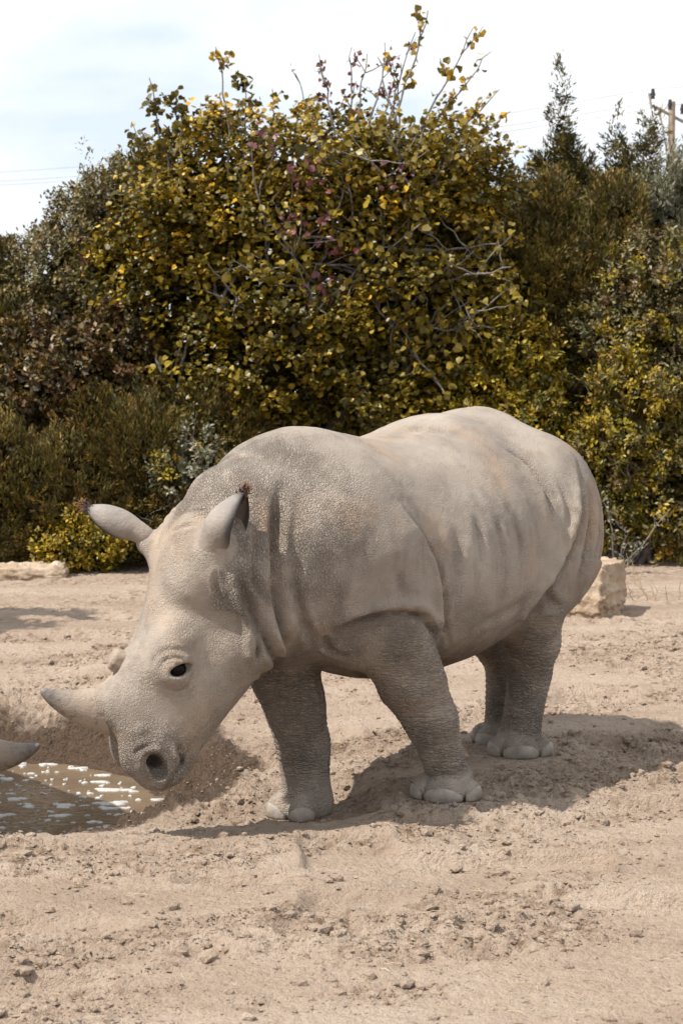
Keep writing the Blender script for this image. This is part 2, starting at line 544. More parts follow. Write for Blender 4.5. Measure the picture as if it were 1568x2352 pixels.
FOLDS = {
    'lip': [(1.281, -0.030, 0.293), (1.311, -0.041, 0.261), (1.322, -0.080, 0.234), (1.378, -0.089, 0.229)],
    'cheek1': [(1.235, 0.054, 0.529), (1.274, 0.014, 0.455), (1.307, -0.011, 0.392)],
    'cheek2': [(1.182, 0.095, 0.563), (1.218, 0.040, 0.469), (1.259, 0.001, 0.392)],
    'brow2': [(1.422, -0.070, 0.692), (1.429, -0.067, 0.749), (1.422, -0.044, 0.796), (1.395, 0.005, 0.821), (1.351, 0.046, 0.812), (1.310, 0.067, 0.774)],
    'neck4': [(1.044, 0.214, 1.379), (1.118, 0.249, 1.257), (1.151, 0.270, 1.132), (1.115, 0.269, 0.999)],
    'shoulder_lip': [(0.758, 0.336, 0.830), (0.728, 0.384, 0.865), (0.679, 0.431, 0.894), (0.606, 0.472, 0.916), (0.528, 0.511, 0.924), (0.449, 0.549, 0.924), (0.345, 0.573, 0.907), (0.238, 0.567, 0.855), (0.126, 0.527, 0.776)], 
    'shoulder_back': [(0.093, 0.515, 0.751), (0.143, 0.556, 0.880), (0.171, 0.565, 1.002), (0.209, 0.551, 1.133), (0.285, 0.535, 1.246), (0.373, 0.508, 1.349), (0.428, 0.464, 1.437)], 
    'shoulder_back2': [(-0.042, 0.476, 0.670), (0.101, 0.553, 0.835), (0.131, 0.572, 0.959), (0.128, 0.574, 1.058)], 
    'flank_thigh': [(-1.113, 0.498, 1.567), (-1.058, 0.575, 1.463), (-1.004, 0.621, 1.349), (-0.950, 0.638, 1.234), (-0.889, 0.629, 1.119), (-0.818, 0.617, 1.017), (-0.744, 0.592, 0.926), (-0.634, 0.567, 0.829), (-0.568, 0.521, 0.736)], 
    'hip': [(-0.585, 0.381, 1.600), (-0.702, 0.434, 1.546), (-0.738, 0.512, 1.456), (-0.751, 0.567, 1.351), (-0.749, 0.596, 1.246), (-0.727, 0.604, 1.173)], 
    'hip2': [(-0.860, 0.534, 1.482), (-0.874, 0.594, 1.366), (-0.875, 0.621, 1.249), (-0.848, 0.623, 1.133)], 
    'neck1': [(0.835, 0.205, 1.554), (0.931, 0.232, 1.448), (1.002, 0.260, 1.323), (1.052, 0.294, 1.180), (1.045, 0.302, 1.032), (1.004, 0.303, 0.897), (0.866, 0.203, 0.758)], 
    'neck2': [(1.198, 0.241, 1.116), (1.157, 0.250, 1.002), (1.111, 0.265, 0.906), (1.051, 0.269, 0.806), (0.793, 0.111, 0.693)], 
    'neck3': [(0.931, 0.337, 1.247), (0.955, 0.332, 1.100), (0.919, 0.327, 0.965), (0.818, 0.302, 0.838), (0.714, 0.279, 0.746)], 
    'throat': [(1.071, 0.209, 0.709), (0.713, -0.001, 0.656), (0.863, 0.170, 0.736)], 
    'chest': [(0.758, 0.336, 0.830), (0.709, 0.316, 0.768), (0.649, 0.326, 0.727), (0.595, 0.370, 0.716)], 
    'nape1': [(1.215, -0.064, 1.374), (1.237, 0.014, 1.386), (1.193, 0.045, 1.407)], 
    'nape2': [(1.258, -0.109, 1.292), (1.291, -0.000, 1.330), (1.263, 0.060, 1.342)], 
    'jowl': [(1.102, 0.219, 0.742), (1.119, 0.243, 0.831), (1.148, 0.243, 0.927), (1.184, 0.234, 1.013), (1.215, 0.227, 1.108), (1.220, 0.213, 1.190)], 
    'earfold': [(1.268, 0.153, 1.190), (1.279, 0.152, 1.118), (1.261, 0.163, 1.043), (1.234, 0.176, 0.986)], 
    'brow1': [(1.417, -0.025, 0.742), (1.411, -0.015, 0.773), (1.394, 0.011, 0.788), (1.370, 0.038, 0.784), (1.348, 0.055, 0.759)], 
    'under1': [(1.391, -0.029, 0.664), (1.359, -0.009, 0.641), (1.328, 0.026, 0.655), (1.313, 0.049, 0.689)], 
    'under2': [(1.375, -0.031, 0.634), (1.338, -0.002, 0.609), (1.305, 0.037, 0.631), (1.288, 0.064, 0.672)], 
    'nose1': [(1.462, -0.205, 0.425), (1.450, -0.179, 0.450), (1.436, -0.127, 0.476), (1.395, -0.075, 0.487)], 
    'nose2': [(1.472, -0.158, 0.359), (1.453, -0.118, 0.394), (1.417, -0.082, 0.413), (1.376, -0.050, 0.404)],
    'nroll': [(1.387, -0.049, 0.373), (1.405, -0.063, 0.389), (1.424, -0.080, 0.390), (1.446, -0.100, 0.376), (1.456, -0.113, 0.349), (1.453, -0.121, 0.315), (1.436, -0.127, 0.278)], 
    'mouthc': [(1.325, -0.020, 0.422), (1.316, -0.016, 0.380), (1.298, -0.030, 0.332), (1.281, -0.030, 0.293), (1.311, -0.041, 0.261)],
    'farleg': [(0.675, -0.081, 0.600), (0.618, -0.001, 0.570), (0.519, 0.048, 0.558)],
    'rib1': [(0.024, 0.524, 1.326), (0.061, 0.573, 1.172), (0.066, 0.588, 1.014), (0.052, 0.568, 0.851)], 
    'rib2': [(-0.123, 0.537, 1.337), (-0.108, 0.595, 1.180), (-0.100, 0.613, 1.020)], 
    'rib3': [(-0.267, 0.555, 1.329), (-0.273, 0.605, 1.187), (-0.277, 0.622, 1.045)], 
    'rib4': [(-0.413, 0.574, 1.299), (-0.451, 0.612, 1.153), (-0.460, 0.620, 1.028)], 
    'thigh1': [(-1.105, 0.604, 1.385), (-1.065, 0.642, 1.259), (-1.032, 0.642, 1.131), (-0.985, 0.633, 1.003), (-0.964, 0.604, 0.895)], 
    'thigh2': [(-1.176, 0.615, 1.294), (-1.176, 0.627, 1.163), (-1.115, 0.627, 1.035), (-1.053, 0.620, 0.942)], 
    'groin': [(-0.749, 0.589, 0.915), (-0.795, 0.578, 0.834), (-0.883, 0.582, 0.803)], 
    'spine': [(-0.031, 0.097, 1.651), (-0.344, 0.085, 1.692), (-0.433, 0.253, 1.662), (-0.561, 0.371, 1.607)], 
    'belly': [(0.001, 0.560, 0.804), (-0.198, 0.577, 0.804), (-0.410, 0.591, 0.844), (-0.642, 0.597, 0.925)], 
    'arm1': [(0.528, 0.545, 1.132), (0.460, 0.556, 1.011), (0.415, 0.561, 0.929)], 
}
HORN_TIP = None
def build_rhino_mesh(h):
    V, F = surface_nets(rhino_field, (-1.65, -.85, -.14), (1.95, .95, 1.85), h)
    return V, F

def horn_mesh():
    P0, P1, P2 = np.array([.79, -.06]), np.array([.895, .14]), np.array([.850, .295])
    n, seg = 40, 36
    V = []
    for i in range(n):
        t = (i / (n - 1)) ** .85
        c = (1-t)**2 * P0 + 2*t*(1-t) * P1 + t*t * P2
        tg = 2*(1-t)*(P1-P0) + 2*t*(P2-P1); tg /= np.linalg.norm(tg)
        nr = np.array([tg[1], -tg[0]])                       # towards the muzzle
        ru = .011 + .107 * (1-t)**.95 + .032 * math.exp(-t * 9)
        rw = .010 + .082 * (1-t)**.95 + .026 * math.exp(-t * 9)
        rnd = math.sqrt(max(1 - max((t - .965) / .035, 0)**2, .0004))
        ru *= rnd; rw *= rnd
        for j in range(seg):
            a = 2 * math.pi * j / seg
            p2 = c + nr * ru * math.cos(a)
            V.append(H(p2[0], p2[1], rw * math.sin(a)))
    V = np.array(V)
    F = [(i*seg+j, i*seg+(j+1) % seg, (i+1)*seg+(j+1) % seg, (i+1)*seg+j) for i in range(n-1) for j in range(seg)]
    return V, np.array(F)[:, ::-1]

def ear_mesh(base, axis, opening, length=.33, thick=.010, fat=1.0):
    ax = axis / np.linalg.norm(axis)
    op = opening - ax * np.dot(opening, ax); op /= np.linalg.norm(op)
    sd = np.cross(ax, op)
    n, m = 26, 22
    rad = spline([0, .15, .3, .45, .6, .75, .88, .96, 1.0], [.046, .050, .059, .074, .078, .066, .042, .020, .004])
    alp = spline([0, .2, .35, .55, .8, 1.0], [5, 8, 22, 54, 72, 88])
    outer = np.zeros((n, m, 3)); inner = np.zeros((n, m, 3))
    for i in range(n):
        t = i / (n - 1)
        r = float(rad(t)) * (1 + (fat - 1) * min(t * 4, 1)); al = R(float(alp(t)))
        c = base + ax * (t * length) + op * (r - .055) * .6 - op * .03 * math.sin(t * 3.0) + op * .02 * t * t
        for j in range(m):
            a = al + (2*math.pi - 2*al) * j / (m - 1)
            e = op * math.cos(a) + sd * math.sin(a)
            th = thick * (0.25 + 0.75 * math.sin(math.pi * j / (m - 1))) * (1 - .6 * t)
            outer[i, j] = c + e * r
            inner[i, j] = c + e * max(r - th, .001)
    V = np.concatenate([outer.reshape(-1, 3), inner.reshape(-1, 3)])
    F = []
    o2 = n * m
    for i in range(n - 1):
        for j in range(m - 1):
            a, b, c_, d = i*m+j, i*m+j+1, (i+1)*m+j+1, (i+1)*m+j
            F.append((a, b, c_, d)); F.append((o2+d, o2+c_, o2+b, o2+a))
        F.append((i*m, (i+1)*m, o2+(i+1)*m, o2+i*m))
        F.append((i*m+m-1, o2+i*m+m-1, o2+(i+1)*m+m-1, (i+1)*m+m-1))
    return V, np.array(F)[:, ::-1]

EAR_N = (EAR_BN, EAR_AX_N, wdir(.94, -.34, -.10), .37, .012, 1.22)
EAR_F = (EAR_BF, EAR_AX_F, wdir(-.45, .45, -.75), .35, .010, .86)

def stump_mesh():
    seg = 20
    rows = [(-.03, 1.15), (0.0, 1.12), (.02, 1.0), (.045, .98), (.056, .90), (.060, .70), (.061, 0.02)]
    V = []
    for hgt, k in rows:
        for j in range(seg):
            a = 2*math.pi*j/seg
            rr = k * (1 + .09*math.sin(3*a + 1) + .05*math.sin(7*a))
            V.append(H(.640 + .045*rr*math.cos(a), .030 + hgt * 1.0, .042*rr*math.sin(a)))
    F = [(i*seg+j, i*seg+(j+1) % seg, (i+1)*seg+(j+1) % seg, (i+1)*seg+j) for i in range(len(rows)-1) for j in range(seg)]
    return np.array(V), np.array(F)[:, ::-1]

# ------------------------------------------------------------------ ground, wallow, water
PC = (-2.2, 10.1)                # the wallow
WATER_Z = -0.30
def pond_e(x, y):
    rx = np.where(x > PC[0], 1.25, 0.55)
    a = np.arctan2(y - PC[1], x - PC[0])
    wob = 1 + .035*np.sin(3*a + .6) + .025*np.sin(7*a + 1.9) + .018*np.sin(13*a)
    return np.sqrt(((x - PC[0]) / rx)**2 + ((y - PC[1]) / 1.40)**2) / wob

def ground_base(x, y):
    x = np.asarray(x, float); y = np.asarray(y, float)
    z = -.085 * sstep(.30, -.25, x) * sstep(8.2, 8.9, y) * sstep(12.2, 10.6, y)
    z = z + .02 * sstep(.6, 1.2, x) * sstep(9.3, 10.2, y)
    z = z + .05 * np.exp(-(((x + .2) / .8)**2 + ((y - 12.8) / 1.0)**2))
    e = pond_e(x, y)
    far = sstep(10.3, 11.2, y)
    w = 1.34 - .14 * far
    t = np.clip((e - .97) / (w - .97), 0, 1)
    bank = WATER_Z - .03 + (z - (WATER_Z - .03)) * (t * t * (3 - 2*t)) ** (.85 - .25 * far)
    bed = WATER_Z - .03 - .16 * np.clip(1 - (e / .97)**2, 0, 1)
    bank = bank + .05 * far * np.exp(-((e - 1.28) / .10)**2)
    return np.where(e < .97, bed, np.where(e < w, bank, z + .05 * far * np.exp(-((e - 1.28) / .10)**2)))

def ground_detail(x, y, e):
    P = np.stack([x, y, np.zeros_like(x)], 1)
    Pw = P + (np.stack([fbm(P, 2.2, 2, .5, 41), fbm(P, 2.2, 2, .5, 43), np.zeros_like(x)], 1) - .5) * .35
    St = np.stack([(P[:, 0] + .35 * P[:, 1]) * .55, (P[:, 1] - .35 * P[:, 0]) * 1.25, P[:, 2]], 1)
    low = fbm(P, .55, 3, .5, 1) - .5
    und = fbm(St, 1.7, 3, .5, 2) - .5
    rough = sstep(.34, .60, fbm(St, 1.9, 4, .58, 5))
    clod = np.abs(fbm(Pw * np.array([.75, 1.15, 1]), 7.0, 3, .5, 11) - .5) * 2
    clod2 = np.abs(fbm(Pw, 17.0, 2, .55, 13) - .5) * 2
    fine = fbm(Pw, 42.0, 2, .55, 17) - .5
    far = sstep(11.0, 17.0, y)
    z = .04*low + .036*und + (.012 + .046*rough) * (clod - .28) + (.006 + .030*rough) * (clod2 - .25) + (.010 + .030*rough) * fine
    pits = vnoise(P * np.array([.8, 1.2, 1]), 2.6, 23)
    z = z - .048 * sstep(.70, .88, pits) + .014 * sstep(.62, .74, pits) * (1 - sstep(.74, .84, pits))
    z *= (1 - .45 * far)
    bankm = np.exp(-((e - 1.17) / .15)**2)
    z = z + bankm * (.13 * (fbm(P, 4.5, 3, .6, 51) - .5) + .13 * (np.abs(fbm(P, 10.0, 4, .62, 53) - .5) * 2 - .25) + .04 * (fbm(P, 34.0, 2, .6, 57) - .5))
    return np.where(e < .97, z * .3, z), rough

FEET = []
for lg in LEGS.values():
    f = RH_ROT @ np.array(lg['foot']) + RH_O
    FEET.append(f)

def ground_z(x, y):
    x = np.atleast_1d(np.asarray(x, float)); y = np.atleast_1d(np.asarray(y, float))
    z0 = ground_base(x, y)
    e = pond_e(x, y)
    dz, rough = ground_detail(x, y, e)
    z = z0 + dz
    # earth pressed flat under the feet, a little pushed up round them
    for f in FEET:
        r = np.sqrt((x - f[0])**2 + (y - f[1])**2)
        k = sstep(.34, .17, r)
        z = z * (1 - k) + (f[2] + .004) * k + .012 * np.exp(-((r - .235) / .035)**2) * (.4 + rough)
    return z, e, rough

def axis_coords(spans):
    out = [spans[0][0]]
    for a, b, d0, d1 in spans:
        q = a
        while q < b - 1e-6:
            f = (q - a) / (b - a)
            q = min(q + d0 + (d1 - d0) * f, b)
            out.append(q)
    return np.array(out)

gx = axis_coords([(-700, -30, 160, 40), (-30, -5, 8, .4), (-5, -2.6, .25, .05), (-2.6, -1.9, .03, .013), (-1.9, 2.3, .0155, .0155), (2.3, 3.6, .0155, .05), (3.6, 6, .08, .4), (6, 30, .5, 8), (30, 700, 40, 160)])
gy = axis_coords([(-60, 0, 20, 2), (0, 5.4, .8, .05), (5.4, 8.5, .012, .0155), (8.5, 12.5, .0155, .028), (12.5, 20.5, .028, .065), (20.5, 26, .08, .6), (26, 80, 1.5, 9), (80, 1500, 30, 220)])
GX, GY = np.meshgrid(gx, gy, indexing='xy')
Xf, Yf = GX.ravel(), GY.ravel()
gz, ge, grough = ground_z(Xf, Yf)
fade = sstep(60, 25, np.hypot(Xf, Yf - 10))
gz = gz * fade
nx, ny = len(gx), len(gy)
ii, jj = np.meshgrid(np.arange(nx - 1), np.arange(ny - 1), indexing='xy')
q0 = (jj * nx + ii).ravel()
GF = np.stack([q0, q0 + 1, q0 + nx + 1, q0 + nx], 1)

def ground_material():
    m, nt, bs = new_mat('dry_earth')
    b = NB(nt)
    co = b.n('ShaderNodeTexCoord').outputs['Object']
    wet = b.n('ShaderNodeAttribute', attribute_name='wet').outputs['Fac']
    rgh = b.n('ShaderNodeAttribute', attribute_name='rough').outputs['Fac']
    n1 = b.noise(b.n('ShaderNodeMapping', {'Vector': co, 'Scale': (.6, 1.2, 1)}).outputs[0], 1.3, 6, .6)
    n2 = b.noise(co, 13, 6, .68)
    n3 = b.noise(co, 70, 4, .7)
    c = b.ramp(n1, [(.28, (.362, .266, .198)), (.50, (.465, .356, .272)), (.74, (.555, .450, .360))])
    c = b.mix(b.math('MULTIPLY', b.n('ShaderNodeMapRange', {'Value': n2, 'From Min': .50, 'From Max': .66, 'To Min': 0, 'To Max': .85}).outputs[0], b.math('ADD', rgh, .22)), c, (.225, .148, .094, 1))
    c = b.mix(b.n('ShaderNodeMapRange', {'Value': n2, 'From Min': .30, 'From Max': .42, 'To Min': .45, 'To Max': 0}).outputs[0], c, (.58, .485, .385, 1))
    c = b.mix(b.n('ShaderNodeMapRange', {'Value': n3, 'From Min': .55, 'From Max': .70, 'To Min': 0, 'To Max': .5}).outputs[0], c, (.20, .13, .082, 1))
    wn_ = b.math('ADD', wet, b.math('MULTIPLY', b.math('SUBTRACT', n2, .5), .9))
    wf = b.n('ShaderNodeMapRange', {'Value': wn_, 'From Min': .35, 'From Max': .75, 'To Min': 0, 'To Max': 1.0}).outputs[0]
    c = b.mix(wf, c, b.ramp(n3, [(.35, (.075, .048, .031)), (.65, (.150, .100, .066))]))
    b.link(c, bs.inputs['Base Color'])
    b.link(b.math('SUBTRACT', .92, b.math('MULTIPLY', wf, .50)), bs.inputs['Roughness'])
    bs.inputs['Specular IOR Level'].default_value = .25
    vr = b.n('ShaderNodeTexVoronoi', {'Vector': co, 'Scale': 26.0}, feature='F1').outputs['Distance']
    h = b.math('ADD', b.math('MULTIPLY', n2, .9), b.math('MULTIPLY', n3, .75))
    h = b.math('ADD', h, b.math('MULTIPLY', b.noise(co, 220, 3, .7), .22))
    h = b.math('SUBTRACT', h, b.math('MULTIPLY', vr, .35))
    b.link(b.n('ShaderNodeBump', {'Height': h, 'Strength': 1.0, 'Distance': .038}).outputs[0], bs.inputs['Normal'])
    return m
M_EARTH = ground_material()
GV = np.stack([Xf, Yf, gz], 1)
me = mesh_np('ground', GV, GF, True, [M_EARTH])
bankang = np.arctan2(Yf - PC[1], Xf - PC[0])
wetv = sstep(1.10, 1.02, ge) + (1.7 * sstep(1.46, 1.22, ge)) * np.clip(.10 + 1.15 * np.cos(bankang + .45), 0, 1) + .8 * sstep(1.30, 1.06, ge)
wetv = np.clip(wetv, 0, 1) * sstep(1.55, 1.3, ge)
attr(me, 'wet', wetv)
attr(me, 'rough', grough)
link_obj('ground', me, kind='structure')

def water_material():
    m, nt, bs = new_mat('muddy_water')
    b = NB(nt)
    co = b.n('ShaderNodeTexCoord').outputs['Object']
    n = b.noise(co, 3.0, 4, .6)
    b.link(b.ramp(n, [(.35, (.128, .092, .060)), (.65, (.175, .127, .082))]), bs.inputs['Base Color'])
    bs.inputs['Roughness'].default_value = .07
    bs.inputs['IOR'].default_value = 1.33
    h = b.noise(b.n('ShaderNodeMapping', {'Vector': co, 'Scale': (1.0, 1.6, 1)}).outputs[0], 14, 3, .5)
    b.link(b.n('ShaderNodeBump', {'Height': h, 'Strength': .35, 'Distance': .010}).outputs[0], bs.inputs['Normal'])
    return m
ang = np.linspace(0, 2*np.pi, 97)[:-1]
wr_ = np.stack([PC[0] + np.where(np.cos(ang) > 0, 1.42, .66) * np.cos(ang), PC[1] + 1.60 * np.sin(ang), np.full(96, WATER_Z)], 1)
WV = np.concatenate([[[PC[0], PC[1], WATER_Z]], wr_])
WF = np.array([(0, 1 + k, 1 + (k + 1) % 96) for k in range(96)])
me = mesh_np('water', WV, WF, True, [water_material()])
link_obj('water', me, kind='structure')

# flakes of foam afloat
def foam():
    rng = np.random.default_rng(12)
    V, F, o = [], [], 0
    placed = []
    tries = 0
    while len(placed) < 380 and tries < 9000:
        tries += 1
        x = rng.uniform(-2.45, -.95); y = rng.uniform(8.9, 11.5)
        e = float(pond_e(np.array([x]), np.array([y]))[0])
        if e > .985:
            continue
        edge = e > .93 and y > 9.9
        r = rng.choice([.006, .011, .018, .028, .042], p=[.40, .30, .17, .10, .03])
        if edge:
            r = rng.uniform(.010, .028)
        elif rng.random() < .15:
            continue
        if any((x-a)**2 + (y-b_)**2 < (.9*(r+c_))**2 for a, b_, c_ in placed) and not edge:
            continue
        placed.append((x, y, r))
        n = 22
        a = np.linspace(0, 2*np.pi, n, endpoint=False)
        st = rng.uniform(1.0, 2.2) if r > .02 else 1.0
        rr = r * (1 + .22*np.sin(2*a + rng.uniform(0, 6)) + .20*np.sin(3*a + rng.uniform(0, 6)) + .12*np.sin(5*a + rng.uniform(0, 6)) + .10*np.sin(8*a + rng.uniform(0, 6)))
        px, py = x + rr*np.cos(a)*st, y + rr*np.sin(a)
        ring0 = np.stack([px, py, np.full(n, WATER_Z + .0005)], 1)
        ring1 = np.stack([x + .86*(px-x), y + .86*(py-y), np.full(n, WATER_Z + .0055)], 1)
        V += [ring0, ring1, np.array([[x, y, WATER_Z + .0065]])]
        for k in range(n):
            k2 = (k+1) % n
            F.append((o+k, o+k2, o+n+k2)); F.append((o+k, o+n+k2, o+n+k)); F.append((o+n+k, o+n+k2, o+2*n))
        o += 2*n + 1
    return np.concatenate(V), np.array(F)
m_foam = simple_mat('foam', (.40, .38, .35), (.64, .625, .60), 90, .85, .008)
v, f = foam()
link_obj('foam', mesh_np('foam', v, f, True, [m_foam]), label='flecks of pale foam floating on the muddy pool', cat='foam', kind='stuff')

# crumbs and clods lying loose
def lump_mesh(rng, sub=1):
    bm = bmesh.new(); bmesh.ops.create_icosphere(bm, subdivisions=sub, radius=1)
    V = np.array([v.co[:] for v in bm.verts]); F = np.array([[q.index for q in f.verts] for f in bm.faces]); bm.free()
    s = rng.uniform(0, 50, 3)
    V = V * (.65 + .7 * fbm(V + s, 1.3, 2, .5, 3))[:, None]
    return V, F
def crumbs():
    rng = np.random.default_rng(5)
    big = [lump_mesh(rng, 1) for _ in range(8)]
    octa = np.array([[1, 0, 0], [-1, 0, 0], [0, 1, 0], [0, -1, 0], [0, 0, 1], [0, 0, -1.0]])
    of = np.array([[0, 2, 4], [2, 1, 4], [1, 3, 4], [3, 0, 4], [2, 0, 5], [1, 2, 5], [3, 1, 5], [0, 3, 5]])
    small = [(octa * rng.uniform(.6, 1.3, (6, 1)) + rng.normal(0, .12, (6, 3)), of) for _ in range(12)]
    n = 75000
    D = 5.6 + (14.5 - 5.6) * rng.random(n) ** 1.1
    X = (rng.random(n) - .5) * 2 * (.19 * D + .15)
    z, e, rough = ground_z(X, D)
    keep = rng.random(n) < (.08 + .80 * rough)
    keep &= (e > 1.42) | (rng.random(n) < .25) & (e > 1.1)
    for f in FEET:
        keep &= np.hypot(X - f[0], D - f[1]) > .2
    X, D, z = X[keep], D[keep], z[keep]
    V, F, o = [], [], 0
    S = np.minimum(.0042 * (1 / np.maximum(rng.random(len(X)), .002)) ** .36, .026)
    for k in range(len(X)):
        s = S[k]
        v, f = big[k % 8] if s > .0135 else small[k % 12]
        a = rng.uniform(0, 6.28)
        c, sn = math.cos(a), math.sin(a)
        q = v * (s * rng.uniform(.7, 1.3, 3) * np.array([1.2, 1.0, .7]))
        q = np.stack([q[:, 0]*c - q[:, 1]*sn, q[:, 0]*sn + q[:, 1]*c, q[:, 2]], 1)
        V.append(q + np.array([X[k], D[k], z[k] + s*.20])); F.append(f + o); o += len(v)
    print('crumbs', len(X), sum(map(len, F)))
    return np.concatenate(V), np.concatenate(F)
v, f = crumbs()
me = mesh_np('loose_earth', v, f, False, [M_EARTH])
attr(me, 'wet', np.zeros(len(v))); attr(me, 'rough', np.full(len(v), .5))
link_obj('loose_earth', me, label='crumbs and small clods of dry earth strewn over the ground', cat='clods', kind='stuff')

# bits of straw on the dust
def straw():
    rng = np.random.default_rng(15)
    n = 520
    D = 5.7 + 7 * rng.random(n); X = (rng.random(n) - .5) * 2 * (.18 * D)
    z, e, _ = ground_z(X, D)
    k = e > 1.2
    X, D, z = X[k], D[k], z[k]
    parts = []
    for x, y, zz in zip(X, D, z):
        a = rng.uniform(0, 6.28); L_ = rng.uniform(.015, .075)
        d = np.array([math.cos(a), math.sin(a), rng.normal(0, .12)]) * L_
        p = np.array([x, y, zz + .006])
        parts.append(tube([p - d/2, p + np.array([0, 0, .004]), p + d/2], [.0010, .0013, .0008], 3))
    return join_parts(parts)
v, f = straw()
link_obj('straw', mesh_np('straw', v, f, True, [simple_mat('straw', (.34, .25, .13), (.62, .50, .31), 9, .7, 0)]), label='bits of straw and dry stems scattered over the dust', cat='straw', kind='stuff')
#BUILD
# name: (kind, width, depth, raised side (local dir) or None, taper start, taper end)
FOLD_SPEC = {
    'shoulder_lip': ('step', .024, .030, (0, 0, 1), .15, .15),
    'shoulder_back': ('step', .020, .018, (1, 0, 0), .05, .5),
    'shoulder_back2': ('groove', .014, .010, None, .2, .5),
    'flank_thigh': ('step', .026, .032, (1, 0, .3), .45, .05),
    'hip': ('step', .022, .018, (1, 0, -.3), .4, .4),
    'hip2': ('groove', .016, .006, None, .4, .4),
    'neck1': ('groove', .024, .030, None, .35, .15),
    'neck2': ('groove', .018, .022, None, .3, .2),
    'neck3': ('groove', .020, .017, None, .4, .3),
    'throat': ('groove', .016, .022, None, .2, .2),
    'chest': ('groove', .018, .024, None, .1, .4),
    'nape1': ('groove', .010, .010, None, .1, .3),
    'nape2': ('groove', .009, .007, None, .2, .3),
    'jowl': ('step', .020, .026, (.8, 0, -.2), .1, .5),
    'earfold': ('groove', .010, .008, None, .2, .5),
    'brow1': ('groove', .006, .005, None, .3, .3),
    'under1': ('groove', .006, .007, None, .3, .3),
    'under2': ('groove', .006, .004, None, .3, .3),
    'nose1': ('groove', .008, .008, None, .3, .3),
    'nose2': ('groove', .007, .006, None, .3, .3),
    'nroll': ('ridge', .013, .010, None, .15, .3),
    'cheek1': ('groove', .007, .005, None, .3, .3),
    'cheek2': ('groove', .007, .004, None, .3, .3),
    'brow2': ('groove', .009, .003, None, .3, .4),
    'neck4': ('groove', .018, .016, None, .4, .3),
    'lip': ('groove', .007, .009, None, .1, .3),
    'mouthc': ('groove', .012, .022, None, .3, .1),
    'farleg': ('groove', .014, .010, None, .2, .2),
    'rib1': ('groove', .034, .013, None, .5, .5),
    'rib2': ('groove', .028, .011, None, .5, .5),
    'rib3': ('groove', .028, .011, None, .5, .5),
    'rib4': ('groove', .028, .009, None, .5, .5),
    'thigh1': ('groove', .018, .018, None, .4, .3),
    'thigh2': ('groove', .016, .007, None, .4, .4),
    'groin': ('groove', .024, .020, None, .2, .3),
    'spine': ('groove', .05, .010, None, .4, .4),
    'belly': ('groove', .03, .008, None, .4, .4),
    'arm1': ('groove', .03, .008, None, .4, .3),
}

def smooth_line(pts, step=.006):
    pts = np.asarray(pts, float)
    s = np.concatenate([[0], np.cumsum(np.linalg.norm(np.diff(pts, axis=0), axis=1))])
    q = np.linspace(0, s[-1], max(int(s[-1] / step), 8))
    if len(pts) > 2:
        return np.stack([spline(s, pts[:, i])(q) for i in range(3)], 1)
    return np.stack([np.interp(q, s, pts[:, i]) for i in range(3)], 1)

def vert_normals(V, F):
    n = np.cross(V[F[:, 2]] - V[F[:, 0]], V[F[:, 3]] - V[F[:, 1]])
    N = np.zeros_like(V)
    for k in range(4):
        for ax in range(3):
            N[:, ax] += np.bincount(F[:, k], n[:, ax], len(V))
    return N / (np.linalg.norm(N, axis=1, keepdims=True) + 1e-12)

def apply_fold(V, N, line, kind, w, dep, side, t0, t1, disp):
    lo, hi = line.min(0) - 5*w - .02, line.max(0) + 5*w + .02
    idx = np.nonzero(np.all((V > lo) & (V < hi), axis=1))[0]
    if not len(idx):
        return
    P = V[idx]
    best = np.full(len(idx), 1e9); arg = np.zeros(len(idx), int)
    for s in range(0, len(line), 40):
        D = ((P[:, None, :] - line[None, s:s+40]) ** 2).sum(-1)
        m = D.min(1); a = D.argmin(1) + s
        better = m < best
        best[better] = m[better]; arg[better] = a[better]
    r = np.sqrt(best)
    f = arg / (len(line) - 1)
    tap = sstep(0, max(t0, .01), f) * sstep(0, max(t1, .01), 1 - f)
    endgap = ((arg == 0) | (arg == len(line) - 1))
    wob = 0.75 + 0.5 * vnoise(P, 22.0, 5)
    if kind == 'ridge':
        d = dep * np.exp(-(r / w)**2)
    elif kind == 'groove':
        g = -np.exp(-(r / w)**2) + .38 * np.exp(-((r - 2.0*w) / w)**2)
        d = dep * g
    else:
        tg = np.gradient(line, axis=0); tg /= np.linalg.norm(tg, axis=1, keepdims=True)
        sv = np.asarray(side, float)[None] - (tg @ np.asarray(side, float))[:, None] * tg
        sg = np.sign(((P - line[arg]) * sv[arg]).sum(1))
        s_ = r * np.where(sg == 0, 1, sg)
        # a roll of skin on the raised side, overhanging a crease on the other
        d = dep * (.62 * np.exp(-((s_ - 1.1*w) / (1.3*w))**2) - .95 * np.exp(-((s_ + .55*w) / (.85*w))**2)
                   - .22 * np.exp(-((s_ + 2.6*w) / (2.0*w))**2))
    d = np.where(endgap, d * .3, d)
    disp[idx] += d * tap * wob

